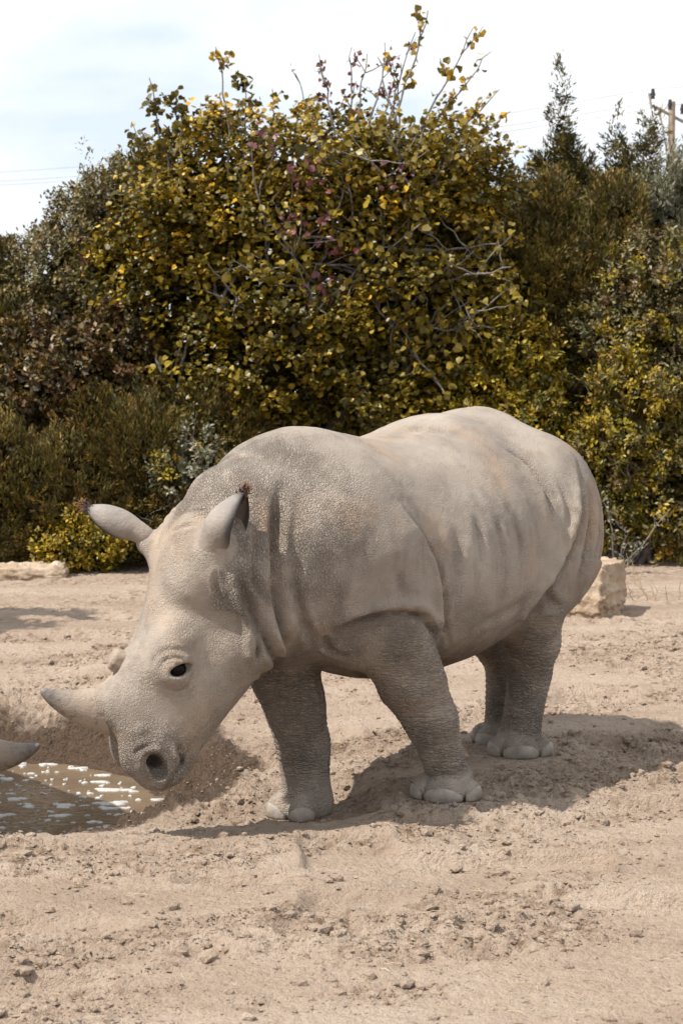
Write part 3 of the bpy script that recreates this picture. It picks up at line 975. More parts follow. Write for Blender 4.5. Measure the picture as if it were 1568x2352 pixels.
def build_rhino_body(h):
    V, F = build_rhino_mesh(h)
    for _ in range(2):
        d, g = sdf_grad(rhino_field, V)
        st = np.clip(d / (np.linalg.norm(g, axis=1) + 1e-3), -h, h)
        V = V - .9 * st[:, None] * g / (np.linalg.norm(g, axis=1, keepdims=True) + 1e-6)
    N = vert_normals(V, F)
    disp = np.zeros(len(V))
    for k, (kind, w, dep, side, t0, t1) in FOLD_SPEC.items():
        pts = np.array(FOLDS[k])
        head = k in ('nape1', 'nape2', 'jowl', 'earfold', 'brow1', 'under1', 'under2', 'nose1', 'nose2', 'nroll', 'mouthc', 'lip', 'cheek1', 'cheek2', 'brow2')
        apply_fold(V, N, smooth_line(pts), kind, w, dep * 1.35, side, t0, t1, disp)
        if head:
            q = (pts - HEAD_O) @ HM; q[:, 2] *= -1
            m = HEAD_O + q @ HM.T
            sd = side
        else:
            m = pts * np.array([1, -1, 1]); sd = side if side is None else (side[0], -side[1], side[2])
        if k not in ('farleg', 'throat', 'spine'):
            apply_fold(V, N, smooth_line(m), kind, w, dep, sd, t0, t1, disp)
    V = V + N * disp[:, None]
    N = vert_normals(V, F)
    x, y, z = V.T
    ay = np.abs(y)
    hq = ((V - HEAD_O) @ HM) / HEAD_S
    on_head = sstep(.02, -.01, np.abs(head_field(V.astype(np.float32))) - .02) * sstep(-.02, .05, hq[:, 0])
    legz = sstep(.80, .62, z) * (1 - on_head) * sstep(.55, .7, 1 - sstep(.45, .75, z) * .3)
    legmask = np.zeros(len(V))
    Vf = V.astype(np.float32)
    for lg in LEGS.values():
        for (a, ra), (b, rb) in zip(lg['ch'][1:-1], lg['ch'][2:]):
            legmask = np.maximum(legmask, sstep(.05, .0, np.abs(rcone(Vf, a, b, ra, rb))))
    legmask *= sstep(.10, .16, z) * (1 - on_head) * sstep(.95, .75, z)
    # rings of skin round the lower legs
    n1 = fbm(V, 7.0, 3, .5, 3); n2 = vnoise(V, 16.0, 9)
    ph = z / .027 + 1.8 * n1 + (x + y) * 5.0
    rings = np.abs(np.sin(math.pi * ph)) ** .6 - .62
    V = V + N * (rings * .0095 * legmask * sstep(.25, .60, n2 + .25 * sstep(.5, .25, z)))[:, None]
    # slow lumps, loose dried mud
    V = V + N * ((fbm(V, 5.0, 3, .5, 21) - .5) * .012 + (fbm(V, 26.0, 2, .5, 31) - .5) * .0026)[:, None]
    neck = sstep(.55, .85, x) * (1 - on_head) * sstep(.45, .65, z)
    muz = on_head * sstep(.70, .90, hq[:, 0])
    cheek = on_head * sstep(-.12, -.30, hq[:, 1])
    chest = sstep(.35, .6, x) * sstep(1.1, .85, z) * (1 - on_head)
    rump = sstep(-.95, -1.15, x)
    low = sstep(1.0, .75, z)
    wr = np.clip(.15 + .90*neck + .55*muz + .35*cheek + .8*legmask + .4*chest + .30*rump + .35*low * (1 - on_head)
                 - .02*on_head * (1 - muz) + .30 * np.clip(-disp / .01, 0, 1), .08, 1.25)
    wr *= .6 + .8 * fbm(V, 3.0, 2, .5, 77)
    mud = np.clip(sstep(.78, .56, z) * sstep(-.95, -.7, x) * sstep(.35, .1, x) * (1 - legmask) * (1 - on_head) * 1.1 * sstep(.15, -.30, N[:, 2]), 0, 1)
    me = mesh_np('rhinoceros_body', V, F)
    attr(me, 'wrinkle', wr)
    attr(me, 'mud', mud)
    attr(me, 'legs', np.clip(legmask + .6 * sstep(.25, .1, z), 0, 1))
    attr(me, 'neck', neck)
    attr(me, 'face', on_head * (1 - muz) * (1 - .45 * cheek))
    return me

def skin_material():
    m, nt, bs = new_mat('rhinoceros_skin')
    b = NB(nt)
    co = b.n('ShaderNodeTexCoord').outputs['Object']
    A = {k: b.n('ShaderNodeAttribute', attribute_name=k).outputs['Fac'] for k in ('wrinkle', 'mud', 'legs', 'neck', 'face')}
    # distorted coordinates
    dn = b.n('ShaderNodeTexNoise', {'Vector': co, 'Scale': 9.0, 'Detail': 2.0}).outputs['Color']
    dv = b.n('ShaderNodeVectorMath', {0: dn, 1: (.5, .5, .5)}, operation='SUBTRACT').outputs[0]
    dv = b.n('ShaderNodeVectorMath', {0: dv, 3: .035}, operation='SCALE').outputs[0]
    p = b.n('ShaderNodeVectorMath', {0: co, 1: dv}, operation='ADD').outputs[0]
    def cells(scl, scale, edge):
        mp = b.n('ShaderNodeMapping', {'Vector': p, 'Scale': scl}).outputs[0]
        v = b.n('ShaderNodeTexVoronoi', {'Vector': mp, 'Scale': scale, 'Randomness': 1.0}, feature='DISTANCE_TO_EDGE').outputs['Distance']
        return b.n('ShaderNodeMapRange', {'Value': v, 'From Min': 0.0, 'From Max': edge, 'To Min': 0.0, 'To Max': 1.0}, interpolation_type='SMOOTHSTEP').outputs[0]
    iso = cells((1, 1, 1), 70, .18)
    rng = cells((.38, .38, 1.45), 60, .18)
    ver = cells((1.2, 1.2, .62), 72, .20)
    fine = cells((1, 1, 1), 120, .32)
    facec = cells((1.35, 1.35, .50), 84, .20)
    def fm(f, a, c):
        return b.math('ADD', b.math('MULTIPLY', a, b.math('SUBTRACT', 1.0, f)), b.math('MULTIPLY', c, f))
    hgt = fm(A['legs'], fm(A['neck'], iso, ver), rng)
    calm = b.math('SUBTRACT', 1.0, b.math('MULTIPLY', A['face'], .80))
    patch = b.noise(co, 6.5, 3, .55)
    patch = b.n('ShaderNodeMapRange', {'Value': patch, 'From Min': .38, 'From Max': .62, 'To Min': .35, 'To Max': 1.0}).outputs[0]
    amt = b.math('MULTIPLY', A['wrinkle'], patch)
    hgt = b.math('MULTIPLY', b.math('MULTIPLY', hgt, amt), calm)
    hgt = b.math('ADD', hgt, b.math('MULTIPLY', b.math('MULTIPLY', facec, b.math('SUBTRACT', 1.0, calm)), b.math('MULTIPLY', patch, .30)))
    hgt = b.math('ADD', hgt, b.math('MULTIPLY', b.math('MULTIPLY', fine, .40), b.math('MULTIPLY', b.math('ADD', amt, .25), b.math('ADD', b.math('MULTIPLY', calm, .6), .4))))
    grain = b.noise(co, 240, 3, .6)
    hgt = b.math('ADD', hgt, b.math('MULTIPLY', grain, .22))
    bump = b.n('ShaderNodeBump', {'Height': hgt, 'Strength': 1.0, 'Distance': .0115})
    b.link(bump.outputs[0], bs.inputs['Normal'])
    # colour: dust over grey hide, rust-red earth in patches, old mud streaks
    c1 = b.ramp(b.noise(co, 2.6, 5, .6), [(.28, (.246, .207, .172)), (.50, (.318, .270, .225)), (.74, (.392, .338, .284))])
    rust = b.n('ShaderNodeMapRange', {'Value': b.noise(b.n('ShaderNodeMapping', {'Vector': co, 'Location': (4.0, 1.7, 2.2)}).outputs[0], 2.4, 5, .62), 'From Min': .52, 'From Max': .70, 'To Min': 0.0, 'To Max': .55}).outputs[0]
    c2 = b.mix(rust, c1, (.40, .272, .178, 1))
    stv = b.n('ShaderNodeMapping', {'Vector': co, 'Scale': (2.9, 2.9, .55), 'Location': (1.3, 5.1, .4)}).outputs[0]
    streak = b.n('ShaderNodeMapRange', {'Value': b.noise(stv, 3.4, 6, .66), 'From Min': .51, 'From Max': .70, 'To Min': 0.0, 'To Max': .36}).outputs[0]
    c3 = b.mix(streak, c2, (.135, .106, .083, 1))
    fl = b.n('ShaderNodeMapRange', {'Value': b.noise(co, 17, 4, .7), 'From Min': .56, 'From Max': .64, 'To Min': 0.0, 'To Max': .40}).outputs[0]
    c4 = b.mix(b.math('MULTIPLY', fl, b.math('ADD', b.math('MULTIPLY', A['face'], .8), .25)), c3, (.40, .335, .27, 1))
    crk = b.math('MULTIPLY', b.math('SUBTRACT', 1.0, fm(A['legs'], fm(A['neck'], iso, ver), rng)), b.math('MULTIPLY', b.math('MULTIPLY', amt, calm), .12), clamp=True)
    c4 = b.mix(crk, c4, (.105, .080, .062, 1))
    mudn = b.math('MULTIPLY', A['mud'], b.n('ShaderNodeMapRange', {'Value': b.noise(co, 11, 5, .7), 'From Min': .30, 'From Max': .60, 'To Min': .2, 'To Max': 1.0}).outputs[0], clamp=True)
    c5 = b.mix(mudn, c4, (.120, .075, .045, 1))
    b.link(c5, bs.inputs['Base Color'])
    bs.inputs['Roughness'].default_value = .78
    bs.inputs['Specular IOR Level'].default_value = .22
    return m

def horn_material():
    m, nt, bs = new_mat('rhinoceros_horn')
    b = NB(nt)
    co = b.n('ShaderNodeTexCoord').outputs['Object']
    t = b.n('ShaderNodeAttribute', attribute_name='along').outputs['Fac']
    n = b.noise(co, 16, 5, .65)
    base = b.ramp(b.math('ADD', t, b.math('MULTIPLY', b.math('SUBTRACT', n, .5), .35)),
                  [(.0, (.285, .228, .178)), (.45, (.290, .225, .170)), (.66, (.215, .175, .140)), (.86, (.170, .152, .138)), (1.0, (.140, .135, .130))])
    fib = b.noise(b.n('ShaderNodeMapping', {'Vector': co, 'Scale': (18, 18, 90), 'Rotation': (0, .35, 0)}).outputs[0], 3.0, 4, .6)
    spot = b.n('ShaderNodeMapRange', {'Value': b.noise(co, 24, 4, .7), 'From Min': .52, 'From Max': .64, 'To Min': 0, 'To Max': .70}).outputs[0]
    c = b.mix(spot, base, (.085, .058, .042, 1))
    c = b.mix(b.math('MULTIPLY', fib, .25), c, (.36, .30, .24, 1))
    b.link(c, bs.inputs['Base Color'])
    bs.inputs['Roughness'].default_value = .6
    h = b.math('ADD', b.math('MULTIPLY', fib, .6), b.noise(co, 45, 4, .65))
    b.link(b.n('ShaderNodeBump', {'Height': h, 'Strength': .8, 'Distance': .006}).outputs[0], bs.inputs['Normal'])
    return m

M_SKIN, M_HORN = skin_material(), horn_material()
M_NAIL = simple_mat('rhinoceros_toenail', (.205, .180, .155), (.345, .290, .235), 13, .55, .004)
M_EYE, _nt, _bs = new_mat('rhinoceros_eye')
_bs.inputs['Base Color'].default_value = (.005, .0035, .003, 1)
_bs.inputs['Roughness'].default_value = .10
_bs.inputs['Specular IOR Level'].default_value = .10
M_TUFT, _nt, _bs = new_mat('ear_hair')
_b = NB(_nt)
_b.link(_b.ramp(_b.n('ShaderNodeAttribute', attribute_name='along').outputs['Fac'], [(0, (.014, .013, .015)), (.55, (.02, .016, .014)), (.8, (.22, .085, .035)), (1, (.36, .17, .08))]), _bs.inputs['Base Color'])
_bs.inputs['Roughness'].default_value = .6

def ear_skin():
    m, nt, bs = new_mat('ear_skin')
    b = NB(nt)
    co = b.n('ShaderNodeTexCoord').outputs['Object']
    t = b.n('ShaderNodeAttribute', attribute_name='along').outputs['Fac']
    rim = b.n('ShaderNodeAttribute', attribute_name='rim').outputs['Fac']
    n = b.noise(co, 12, 5, .62)
    c = b.ramp(n, [(.3, (.205, .172, .145)), (.7, (.325, .275, .228))])
    c = b.mix(b.math('MULTIPLY', b.n('ShaderNodeMapRange', {'Value': t, 'From Min': .3, 'From Max': .85, 'To Min': 0, 'To Max': .55}).outputs[0], 1.0), c, (.190, .178, .172, 1))
    inn = b.n('ShaderNodeAttribute', attribute_name='inner').outputs['Fac']
    c = b.mix(b.math('MULTIPLY', inn, .8), c, (.145, .115, .092, 1))
    c = b.mix(rim, c, (.035, .030, .030, 1))
    b.link(c, bs.inputs['Base Color'])
    bs.inputs['Roughness'].default_value = .75
    h = b.math('ADD', b.noise(b.n('ShaderNodeMapping', {'Vector': co, 'Scale': (1, 1, 1)}).outputs[0], 60, 4, .6), 0)
    b.link(b.n('ShaderNodeBump', {'Height': h, 'Strength': .7, 'Distance': .006}).outputs[0], bs.inputs['Normal'])
    return m
M_EAR = ear_skin()

def nail_mesh(toe, leg):
    ang, rad, (r0, r1, r2), _w = toe
    n, m = 15, 7
    V = []
    for layer in (1.0, .90):
        for i in range(m):
            t = i / (m - 1)
            zz = .004 + t * .070
            for j in range(n):
                f = -1 + 2*j/(n-1)
                a = f * 1.22
                zt = zz * (1 - .45 * abs(f)**2.0 * t)
                k = math.sqrt(max(1 - ((zt - .040) / r2)**2 * .55, .05))
                bulge = (1.095 - .11 * t**2.2) * layer * k
                q = np.array([r0 * math.cos(a) * bulge, r1 * math.sin(a) * bulge * 1.0])
                c, s_ = math.cos(ang), math.sin(ang)
                g = np.array([rad*c + q[0]*c - q[1]*s_, rad*s_ + q[0]*s_ + q[1]*c])
                ya = R(leg['yaw'])
                V.append((leg['foot'][0] + g[0]*math.cos(ya) - g[1]*math.sin(ya), leg['foot'][1] + g[0]*math.sin(ya) + g[1]*math.cos(ya), leg['foot'][2] + zt))
    F = []
    o2 = n * m
    for i in range(m - 1):
        for j in range(n - 1):
            a = i*n + j
            F.append((a, a+1, a+n+1, a+n)); F.append((o2+a+n, o2+a+n+1, o2+a+1, o2+a))
    for j in range(n - 1):
        a = (m-1)*n + j
        F.append((a, a+1, o2+a+1, o2+a)); F.append((o2+j, o2+j+1, j+1, j))
    for i in range(m - 1):
        a = i*n; F.append((a, a+n, o2+a+n, o2+a))
        a = i*n + n-1; F.append((o2+a, o2+a+n, a+n, a))
    return np.array(V), np.array(F)

def tuft_mesh(tip, axis, rng, n=150):
    parts, al = [], []
    for _ in range(n):
        d = axis + rng.normal(0, .26, 3); d /= np.linalg.norm(d)
        Lh = rng.uniform(.014, .034)
        b0 = tip + rng.normal(0, .010, 3) - axis * rng.uniform(0, .045)
        bend = rng.normal(0, .010, 3)
        pts = np.array([b0, b0 + d*Lh*.5 + bend*.4, b0 + d*Lh + bend])
        v, f = tube(pts, [.0022, .0018, .0006], 3)
        parts.append((v, f)); al.append(np.repeat([0, .5, 1], 3))
    V, F = join_parts(parts)
    return V, F, np.concatenate(al)

def build_rhino(h):
    root = bpy.data.objects.new('rhinoceros', None)
    COL.objects.link(root)
    root.empty_display_size = .2
    me = build_rhino_body(h)
    me.materials.append(M_SKIN)
    link_obj('body', me, root)
    v, f = horn_mesh()
    t = np.repeat(np.linspace(0, 1, 40), 36)
    v = v + (fbm(v, 18, 3, .5, 4) - .5)[:, None] * .010 * (1 - t)[:, None]
    me = mesh_np('horn', v, f, True, [M_HORN]); attr(me, 'along', t)
    link_obj('horn', me, root, label='long curved front horn, muddy at the base and grey at the tip')
    v, f = stump_mesh()
    me = mesh_np('horn_stump', v, f, True, [M_HORN]); attr(me, 'along', np.full(len(v), .35))
    link_obj('horn_stump', me, root, label='short worn-off stump of the rear horn')
    for s in (1, -1):
        bm = bmesh.new(); bmesh.ops.create_uvsphere(bm, u_segments=24, v_segments=16, radius=.041)
        me = bpy.data.meshes.new('eye'); bm.to_mesh(me); bm.free()
        me.materials.append(M_EYE)
        me.polygons.foreach_set('use_smooth', [True]*len(me.polygons))
        link_obj('eye', me, root, loc=H(EYE[0], EYE[1], s*(EYE[2] - .013)))
    rng = np.random.default_rng(3)
    for E in (EAR_N, EAR_F):
        v, f = ear_mesh(*E)
        n, m = 26, 22
        tt = np.tile(np.repeat(np.linspace(0, 1, n), m), 2)
        jj = np.tile(np.linspace(0, 1, m), 2*n)
        edge = np.minimum(jj, 1-jj)
        rim = np.clip((sstep(.13, .02, edge) * sstep(.25, .5, tt) + sstep(.88, .97, tt)), 0, 1)
        v = v + (fbm(v, 14, 3, .5, 8) - .5)[:, None] * .008
        me = mesh_np('ear', v, f, True, [M_EAR]); attr(me, 'along', tt); attr(me, 'rim', rim); attr(me, 'inner', np.repeat([0, 1], n*m))
        ear = link_obj('ear', me, root)
        tip = v[(n-1)*m + m//2]
        tv, tf, ta = tuft_mesh(tip, E[1], rng)
        me = mesh_np('ear_tuft', tv, tf, True, [M_TUFT]); attr(me, 'along', ta)
        link_obj('ear_tuft', me, ear)
    for lg in LEGS.values():
        for toe in TOES:
            v, f = nail_mesh(toe, lg)
            v = v + (fbm(v, 20, 3, .5, 2) - .5)[:, None] * .008
            link_obj('toenail', mesh_np('toenail', v, f, True, [M_NAIL]), root)
    return root

def copy_tree(o, parent=None):
    c = o.copy()
    COL.objects.link(c)
    c.parent = parent
    for ch in list(o.children):
        copy_tree(ch, c)
    return c

# ------------------------------------------------------------------ the two animals
RHINO = build_rhino(RH_RES)
RHINO.location = RH_O
RHINO.rotation_euler = (0, 0, RH_YAW)
RHINO['label'] = 'dusty grey rhinoceros standing with lowered head at the muddy pool, whole body in view'
RHINO['category'] = 'rhinoceros'
RHINO['group'] = 'rhinoceroses at the pool'
tip = horn_mesh()[0][-20]
PITCH2, YAW2 = R(11), R(-40)
M2 = Matrix.Rotation(YAW2, 3, 'Z') @ Matrix.Rotation(PITCH2, 3, 'Y')
FLIP = Vector((1, -1, 1))
want = Vector((-1.42, 9.28, .22))
R2 = copy_tree(RHINO)
R2.location = want - M2 @ (Vector(tip) * FLIP)
R2.scale = FLIP
R2.rotation_euler = M2.to_euler()
R2['label'] = 'second rhinoceros at the left edge, only its horn tip showing over the water'
R2['category'] = 'rhinoceros'
R2['group'] = 'rhinoceroses at the pool'

# its ears are turned back along the neck
_pair = list(zip(RHINO.children, R2.children))
for src, cp in _pair:
    if src.name.startswith('ear'):
        b0 = Vector((EAR_N if src.name == 'ear' else EAR_F)[0])
        cp.matrix_basis = Matrix.Translation(b0) @ Matrix.Rotation(R(-75) if src.name == 'ear' else R(85), 4, 'Z') @ Matrix.Translation(-b0)

# ------------------------------------------------------------------ trees and shrubs behind the paddock
def leaf_material(name, rough=.42, trans=.30):
    m, nt, bs = new_mat(name)
    b = NB(nt)
    col = b.n('ShaderNodeAttribute', attribute_name='tint').outputs['Color']
    co = b.n('ShaderNodeTexCoord').outputs['Object']
    n = b.noise(co, 55, 3, .6)
    c = b.mix(b.math('MULTIPLY', n, .5), col, (.02, .02, .008, 1), 'MULTIPLY')
    c = b.mix(.75, c, col)
    b.link(c, bs.inputs['Base Color'])
    bs.inputs['Roughness'].default_value = rough
    bs.inputs['Specular IOR Level'].default_value = .35
    tr = b.n('ShaderNodeBsdfTranslucent', {'Color': c})
    mx = b.n('ShaderNodeMixShader', {0: trans, 1: bs.outputs[0], 2: tr.outputs[0]})
    b.link(mx.outputs[0], nt.nodes['Material Output'].inputs['Surface'])
    return m
M_LEAF = leaf_material('leaf_broad', .40, .16)
M_LEAF_S = leaf_material('leaf_small', .45, .09)
M_NEEDLE = leaf_material('leaf_scale', .6, .06)
M_BARK = simple_mat('bark_grey', (.10, .09, .08), (.26, .24, .215), 22, .85, .008)
M_BARK_D = simple_mat('bark_dark', (.045, .036, .028), (.12, .098, .078), 22, .85, .010)

def frame_from(n):
    n = n / (np.linalg.norm(n, axis=1, keepdims=True) + 1e-9)
    ref = np.where(np.abs(n[:, 2:3]) < .9, np.array([[0, 0, 1.0]]), np.array([[1.0, 0, 0]]))
    t = np.cross(ref, n); t /= np.linalg.norm(t, axis=1, keepdims=True) + 1e-9
    return n, t, np.cross(n, t)

ROUND_LEAF = np.array([[0, .06, 0], [-.36, -.03, .07], [-.53, .36, .17], [-.33, .74, .09], [0, 1.0, -.10], [.33, .74, .09], [.53, .36, .17], [.36, -.03, .07]])
ROUND_FACES = np.array([[0, 3, 2, 1], [0, 4, 3, 3], [0, 5, 4, 4], [0, 7, 6, 5]])

def leaves_quads(P, axis, normal, length, width, fold=.12):
    """pointed leaves, one folded quad each (4 verts)"""
    a = axis / (np.linalg.norm(axis, axis=1, keepdims=True) + 1e-9)
    s = np.cross(a, normal); s /= np.linalg.norm(s, axis=1, keepdims=True) + 1e-9
    n = np.cross(s, a)
    L_, W_ = length[:, None], width[:, None]
    v0 = P
    v1 = P + a*L_*.5 + s*W_*.5 + n*W_*fold
    v2 = P + a*L_
    v3 = P + a*L_*.5 - s*W_*.5 + n*W_*fold
    V = np.stack([v0, v1, v2, v3], 1).reshape(-1, 3)
    k = np.arange(len(P)) * 4
    F = np.stack([k, k+1, k+2, k+3], 1)
    return V, F

def leaves_round(P, axis, normal, size):
    a = axis / (np.linalg.norm(axis, axis=1, keepdims=True) + 1e-9)
    s = np.cross(a, normal); s /= np.linalg.norm(s, axis=1, keepdims=True) + 1e-9
    n = np.cross(s, a)
    T = ROUND_LEAF
    r1 = np.random.default_rng(len(P)); curl = r1.uniform(-.4, 2.4, len(P))[:, None, None]; wide = r1.uniform(.72, 1.15, len(P))[:, None, None]
    V = P[:, None] + size[:, None, None] * (T[None, :, 0:1]*s[:, None]*wide + T[None, :, 1:2]*a[:, None] + T[None, :, 2:3]*n[:, None]*curl)
    V = V.reshape(-1, 3)
    k = (np.arange(len(P)) * 8)[:, None]
    F = np.concatenate([k + np.array([[0, 3, 2, 1]]), k + np.array([[0, 5, 4, 3]]), k + np.array([[0, 7, 6, 5]])], 0)
    return V, F

def pick_colours(rng, n, pal, w):
    i = rng.choice(len(pal), n, p=np.array(w) / np.sum(w))
    c = np.array(pal)[i]
    return c * rng.uniform(.72, 1.28, (n, 1)) * rng.uniform(.93, 1.07, (n, 3))

def unit(rng, n):
    v = rng.normal(0, 1, (n, 3))
    return v / np.linalg.norm(v, axis=1, keepdims=True)

def shell_points(rng, c, r, n, inner=.70, lump=.34, seed=0, front=.72):
    """cluster centres in the outer part of a lumpy ellipsoid, mostly on the side that faces the paddock"""
    out = []
    while sum(map(len, out)) < n:
        d = unit(rng, n)
        keep = (d[:, 1] < .25) | (rng.random(n) > front)
        d = d[keep]
        rad = (1 - lump/2 + lump * fbm(d * 1.0 + seed, 2.3, 3, .55, seed)) * rng.uniform(inner, 1.0, len(d)) ** .6
        p = np.asarray(c) + d * np.asarray(r) * rad[:, None]
        # boughs stand out, hollows lie between them
        hol = sstep(.56, .40, fbm(p * np.array([1, 1, 1.5]), 2.6, 2, .5, seed + 3))
        p = p + (np.asarray(c) - p) * (hol * .26)[:, None]
        p = p[rng.random(len(p)) > hol * .55]
        p = p[p[:, 2] > .03]
        out.append(p)
    return np.concatenate(out)[:n]

SHRUB_GROUP = 'trees and shrubs along the back of the paddock'
def crown_mesh(name, rng, lobes, style, pal, w, per_m2, leaf, seed):
    """lobes: list of (centre, radii)"""
    Vs, Fs, Cs, o = [], [], [], 0
    centres = []
    for li, (c, r) in enumerate(lobes):
        c = np.asarray(c, float); r = np.asarray(r, float)
        area = 4*np.pi * ((r[0]*r[1])**1.6/3 + (r[0]*r[2])**1.6/3 + (r[1]*r[2])**1.6/3) ** (1/1.6)
        ncl = int(area * per_m2 * 1.15)
        pts = shell_points(rng, c, r, ncl, .62, .36, seed + li, .90)
        for lj, (c2, r2) in enumerate(lobes):
            if lj != li:
                pts = pts[np.linalg.norm((pts - np.asarray(c2)) / np.asarray(r2), axis=1) > .62]
        ncl = len(pts)
        centres.append(pts)
        k = {'small': 26, 'needle': 44, 'olive': 22}[style]
        n = ncl * k
        cc = np.repeat(pts, k, 0)
        outw = (cc - c) / r
        outw /= np.linalg.norm(outw, axis=1, keepdims=True) + 1e-9
        cr = np.repeat(rng.uniform(.6, 1.25, ncl), k)
        if style == 'small':
            sprig = np.repeat(unit(rng, ncl) * .7 + outw[::k] * .8 + np.array([0, 0, .5]), k, 0)
            sprig /= np.linalg.norm(sprig, axis=1, keepdims=True)
            t = rng.uniform(-.5, 1, n) * .115 * cr
            P = cc + sprig * t[:, None] + rng.normal(0, .026, (n, 3)) * cr[:, None]
            ax = sprig * .6 + unit(rng, n)
            nm = outw * .6 + np.array([0, 0, .8]) + unit(rng, n) * .75
            Ln = rng.uniform(.7, 1.3, n) * leaf[0] * 1.3; Wd = Ln * leaf[1] * 1.1
        elif style == 'olive':
            sprig = np.repeat(unit(rng, ncl) * .45 + outw[::k] * .35 + np.array([0, 0, 1.0]), k, 0)
            sprig /= np.linalg.norm(sprig, axis=1, keepdims=True)
            t = rng.uniform(-.5, 1, n) * .20 * cr
            P = cc + sprig * t[:, None] + rng.normal(0, .010, (n, 3))
            ax = sprig * 1.0 + unit(rng, n) * .7
            nm = unit(rng, n) + outw * .4
            Ln = rng.uniform(.7, 1.25, n) * leaf[0]; Wd = Ln * leaf[1]
        else:
            sprig = np.repeat(unit(rng, ncl) * .45 + outw[::k] * .75 + np.array([0, 0, .75]), k, 0)
            sprig /= np.linalg.norm(sprig, axis=1, keepdims=True)
            t = rng.uniform(-.4, 1, n) * .17 * cr
            sp = .055 * (1 - np.clip(t / (.19 * cr), 0, 1)) + .012
            P = cc + sprig * t[:, None] + rng.normal(0, 1, (n, 3)) * sp[:, None] * .6
            ax = sprig * 1.1 + unit(rng, n) * .65
            nm = unit(rng, n) + outw * .5
            Ln = rng.uniform(.7, 1.35, n) * leaf[0] * .95; Wd = Ln * leaf[1] * .95
        V, F = leaves_quads(P, ax, nm, Ln, Wd)
        base = pick_colours(rng, ncl, pal, w)
        col = np.repeat(base, k, 0) * rng.uniform(.75, 1.25, (n, 1))
        Vs.append(V); Fs.append(F + o); Cs.append(np.repeat(col, 4, 0)); o += len(V)
        # larger leaves deep inside close the view, their tint darkened as painted shade
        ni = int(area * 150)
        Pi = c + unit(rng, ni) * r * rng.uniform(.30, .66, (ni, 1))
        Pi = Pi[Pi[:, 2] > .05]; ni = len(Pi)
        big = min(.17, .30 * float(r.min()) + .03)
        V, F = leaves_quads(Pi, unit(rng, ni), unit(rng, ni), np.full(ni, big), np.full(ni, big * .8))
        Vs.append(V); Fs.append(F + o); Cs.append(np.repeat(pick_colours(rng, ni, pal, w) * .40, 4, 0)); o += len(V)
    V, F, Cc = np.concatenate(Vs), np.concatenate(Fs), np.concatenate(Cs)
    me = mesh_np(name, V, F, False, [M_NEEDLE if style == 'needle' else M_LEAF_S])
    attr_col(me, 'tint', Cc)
    return me, centres

def limb(rng, a, b, r0, r1, n=9, wob=.06, seg=6):
    t = np.linspace(0, 1, n)[:, None]
    a = np.asarray(a, float); b = np.asarray(b, float)
    L_ = np.linalg.norm(b - a)
    p = a + (b - a) * t
    off = np.cumsum(rng.normal(0, 1, (n, 3)), 0); off -= t * off[-1]
    p = p + off * wob * L_ / math.sqrt(n) * 1.0
    return tube(p, np.linspace(r0, r1, n), seg), p

def stems_mesh(rng, base, centres, n_main, r0, bark, top_frac=.7):
    parts = []
    allc = np.concatenate(centres)
    sel = allc[rng.choice(len(allc), n_main, replace=False)]
    sel = base + (sel - base) * .90
    for c in sel:
        b0 = np.array([base[0] + rng.normal(0, .12), base[1] + rng.normal(0, .10), base[2] - .06])
        mid = b0 + (c - b0) * rng.uniform(.45, .65) + np.array([0, 0, .15])
        (tv, p) = limb(rng, b0, mid, r0 * rng.uniform(.6, 1), r0 * .45, 7, .10)
        parts.append(tv)
        parts.append(limb(rng, mid, c, r0 * .42, r0 * .10, 7, .12)[0])
        for _ in range(2):
            c2 = c + rng.normal(0, .16, 3)
            parts.append(limb(rng, mid + (c - mid) * .4, c2, r0 * .25, r0 * .06, 5, .12, 5)[0])
    return join_parts(parts)

def shrub(name, label, cat, base, lobes, style, pal, w, per_m2, leaf, seed, n_main=10, r0=.05, bark=None, cmat=None):
    rng = np.random.default_rng(seed)
    root = link_obj(name, None, None, label, cat, SHRUB_GROUP, loc=(base[0], base[1], base[2]))
    me, cen = crown_mesh('crown', rng, lobes, style, pal, w, per_m2, leaf, seed)
    co = np.empty(len(me.vertices) * 3, np.float32); me.vertices.foreach_get('co', co)
    co = co.reshape(-1, 3) - np.asarray(base, np.float32)
    me.vertices.foreach_set('co', co.ravel()); me.update()
    link_obj('crown', me, root)
    v, f = stems_mesh(rng, base, cen, n_main, r0, bark)
    link_obj('trunk', mesh_np('trunk', v - np.asarray(base), f, True, [bark or M_BARK_D]), root)
    return root

OLIVE = [(.270, .195, .014), (.185, .145, .014), (.340, .240, .020), (.100, .090, .016), (.215, .135, .022)]
DULL = [(.135, .118, .046), (.185, .148, .062), (.092, .082, .034), (.225, .180, .072), (.160, .100, .046)]
BROWN = [(.125, .092, .018), (.170, .118, .022), (.082, .065, .017), (.205, .130, .030), (.104, .083, .018)]
CYPR = [(.074, .060, .013), (.112, .086, .015), (.050, .043, .012), (.142, .102, .017)]
GREY = [(.215, .205, .130), (.150, .146, .085), (.275, .260, .170), (.110, .104, .056)]

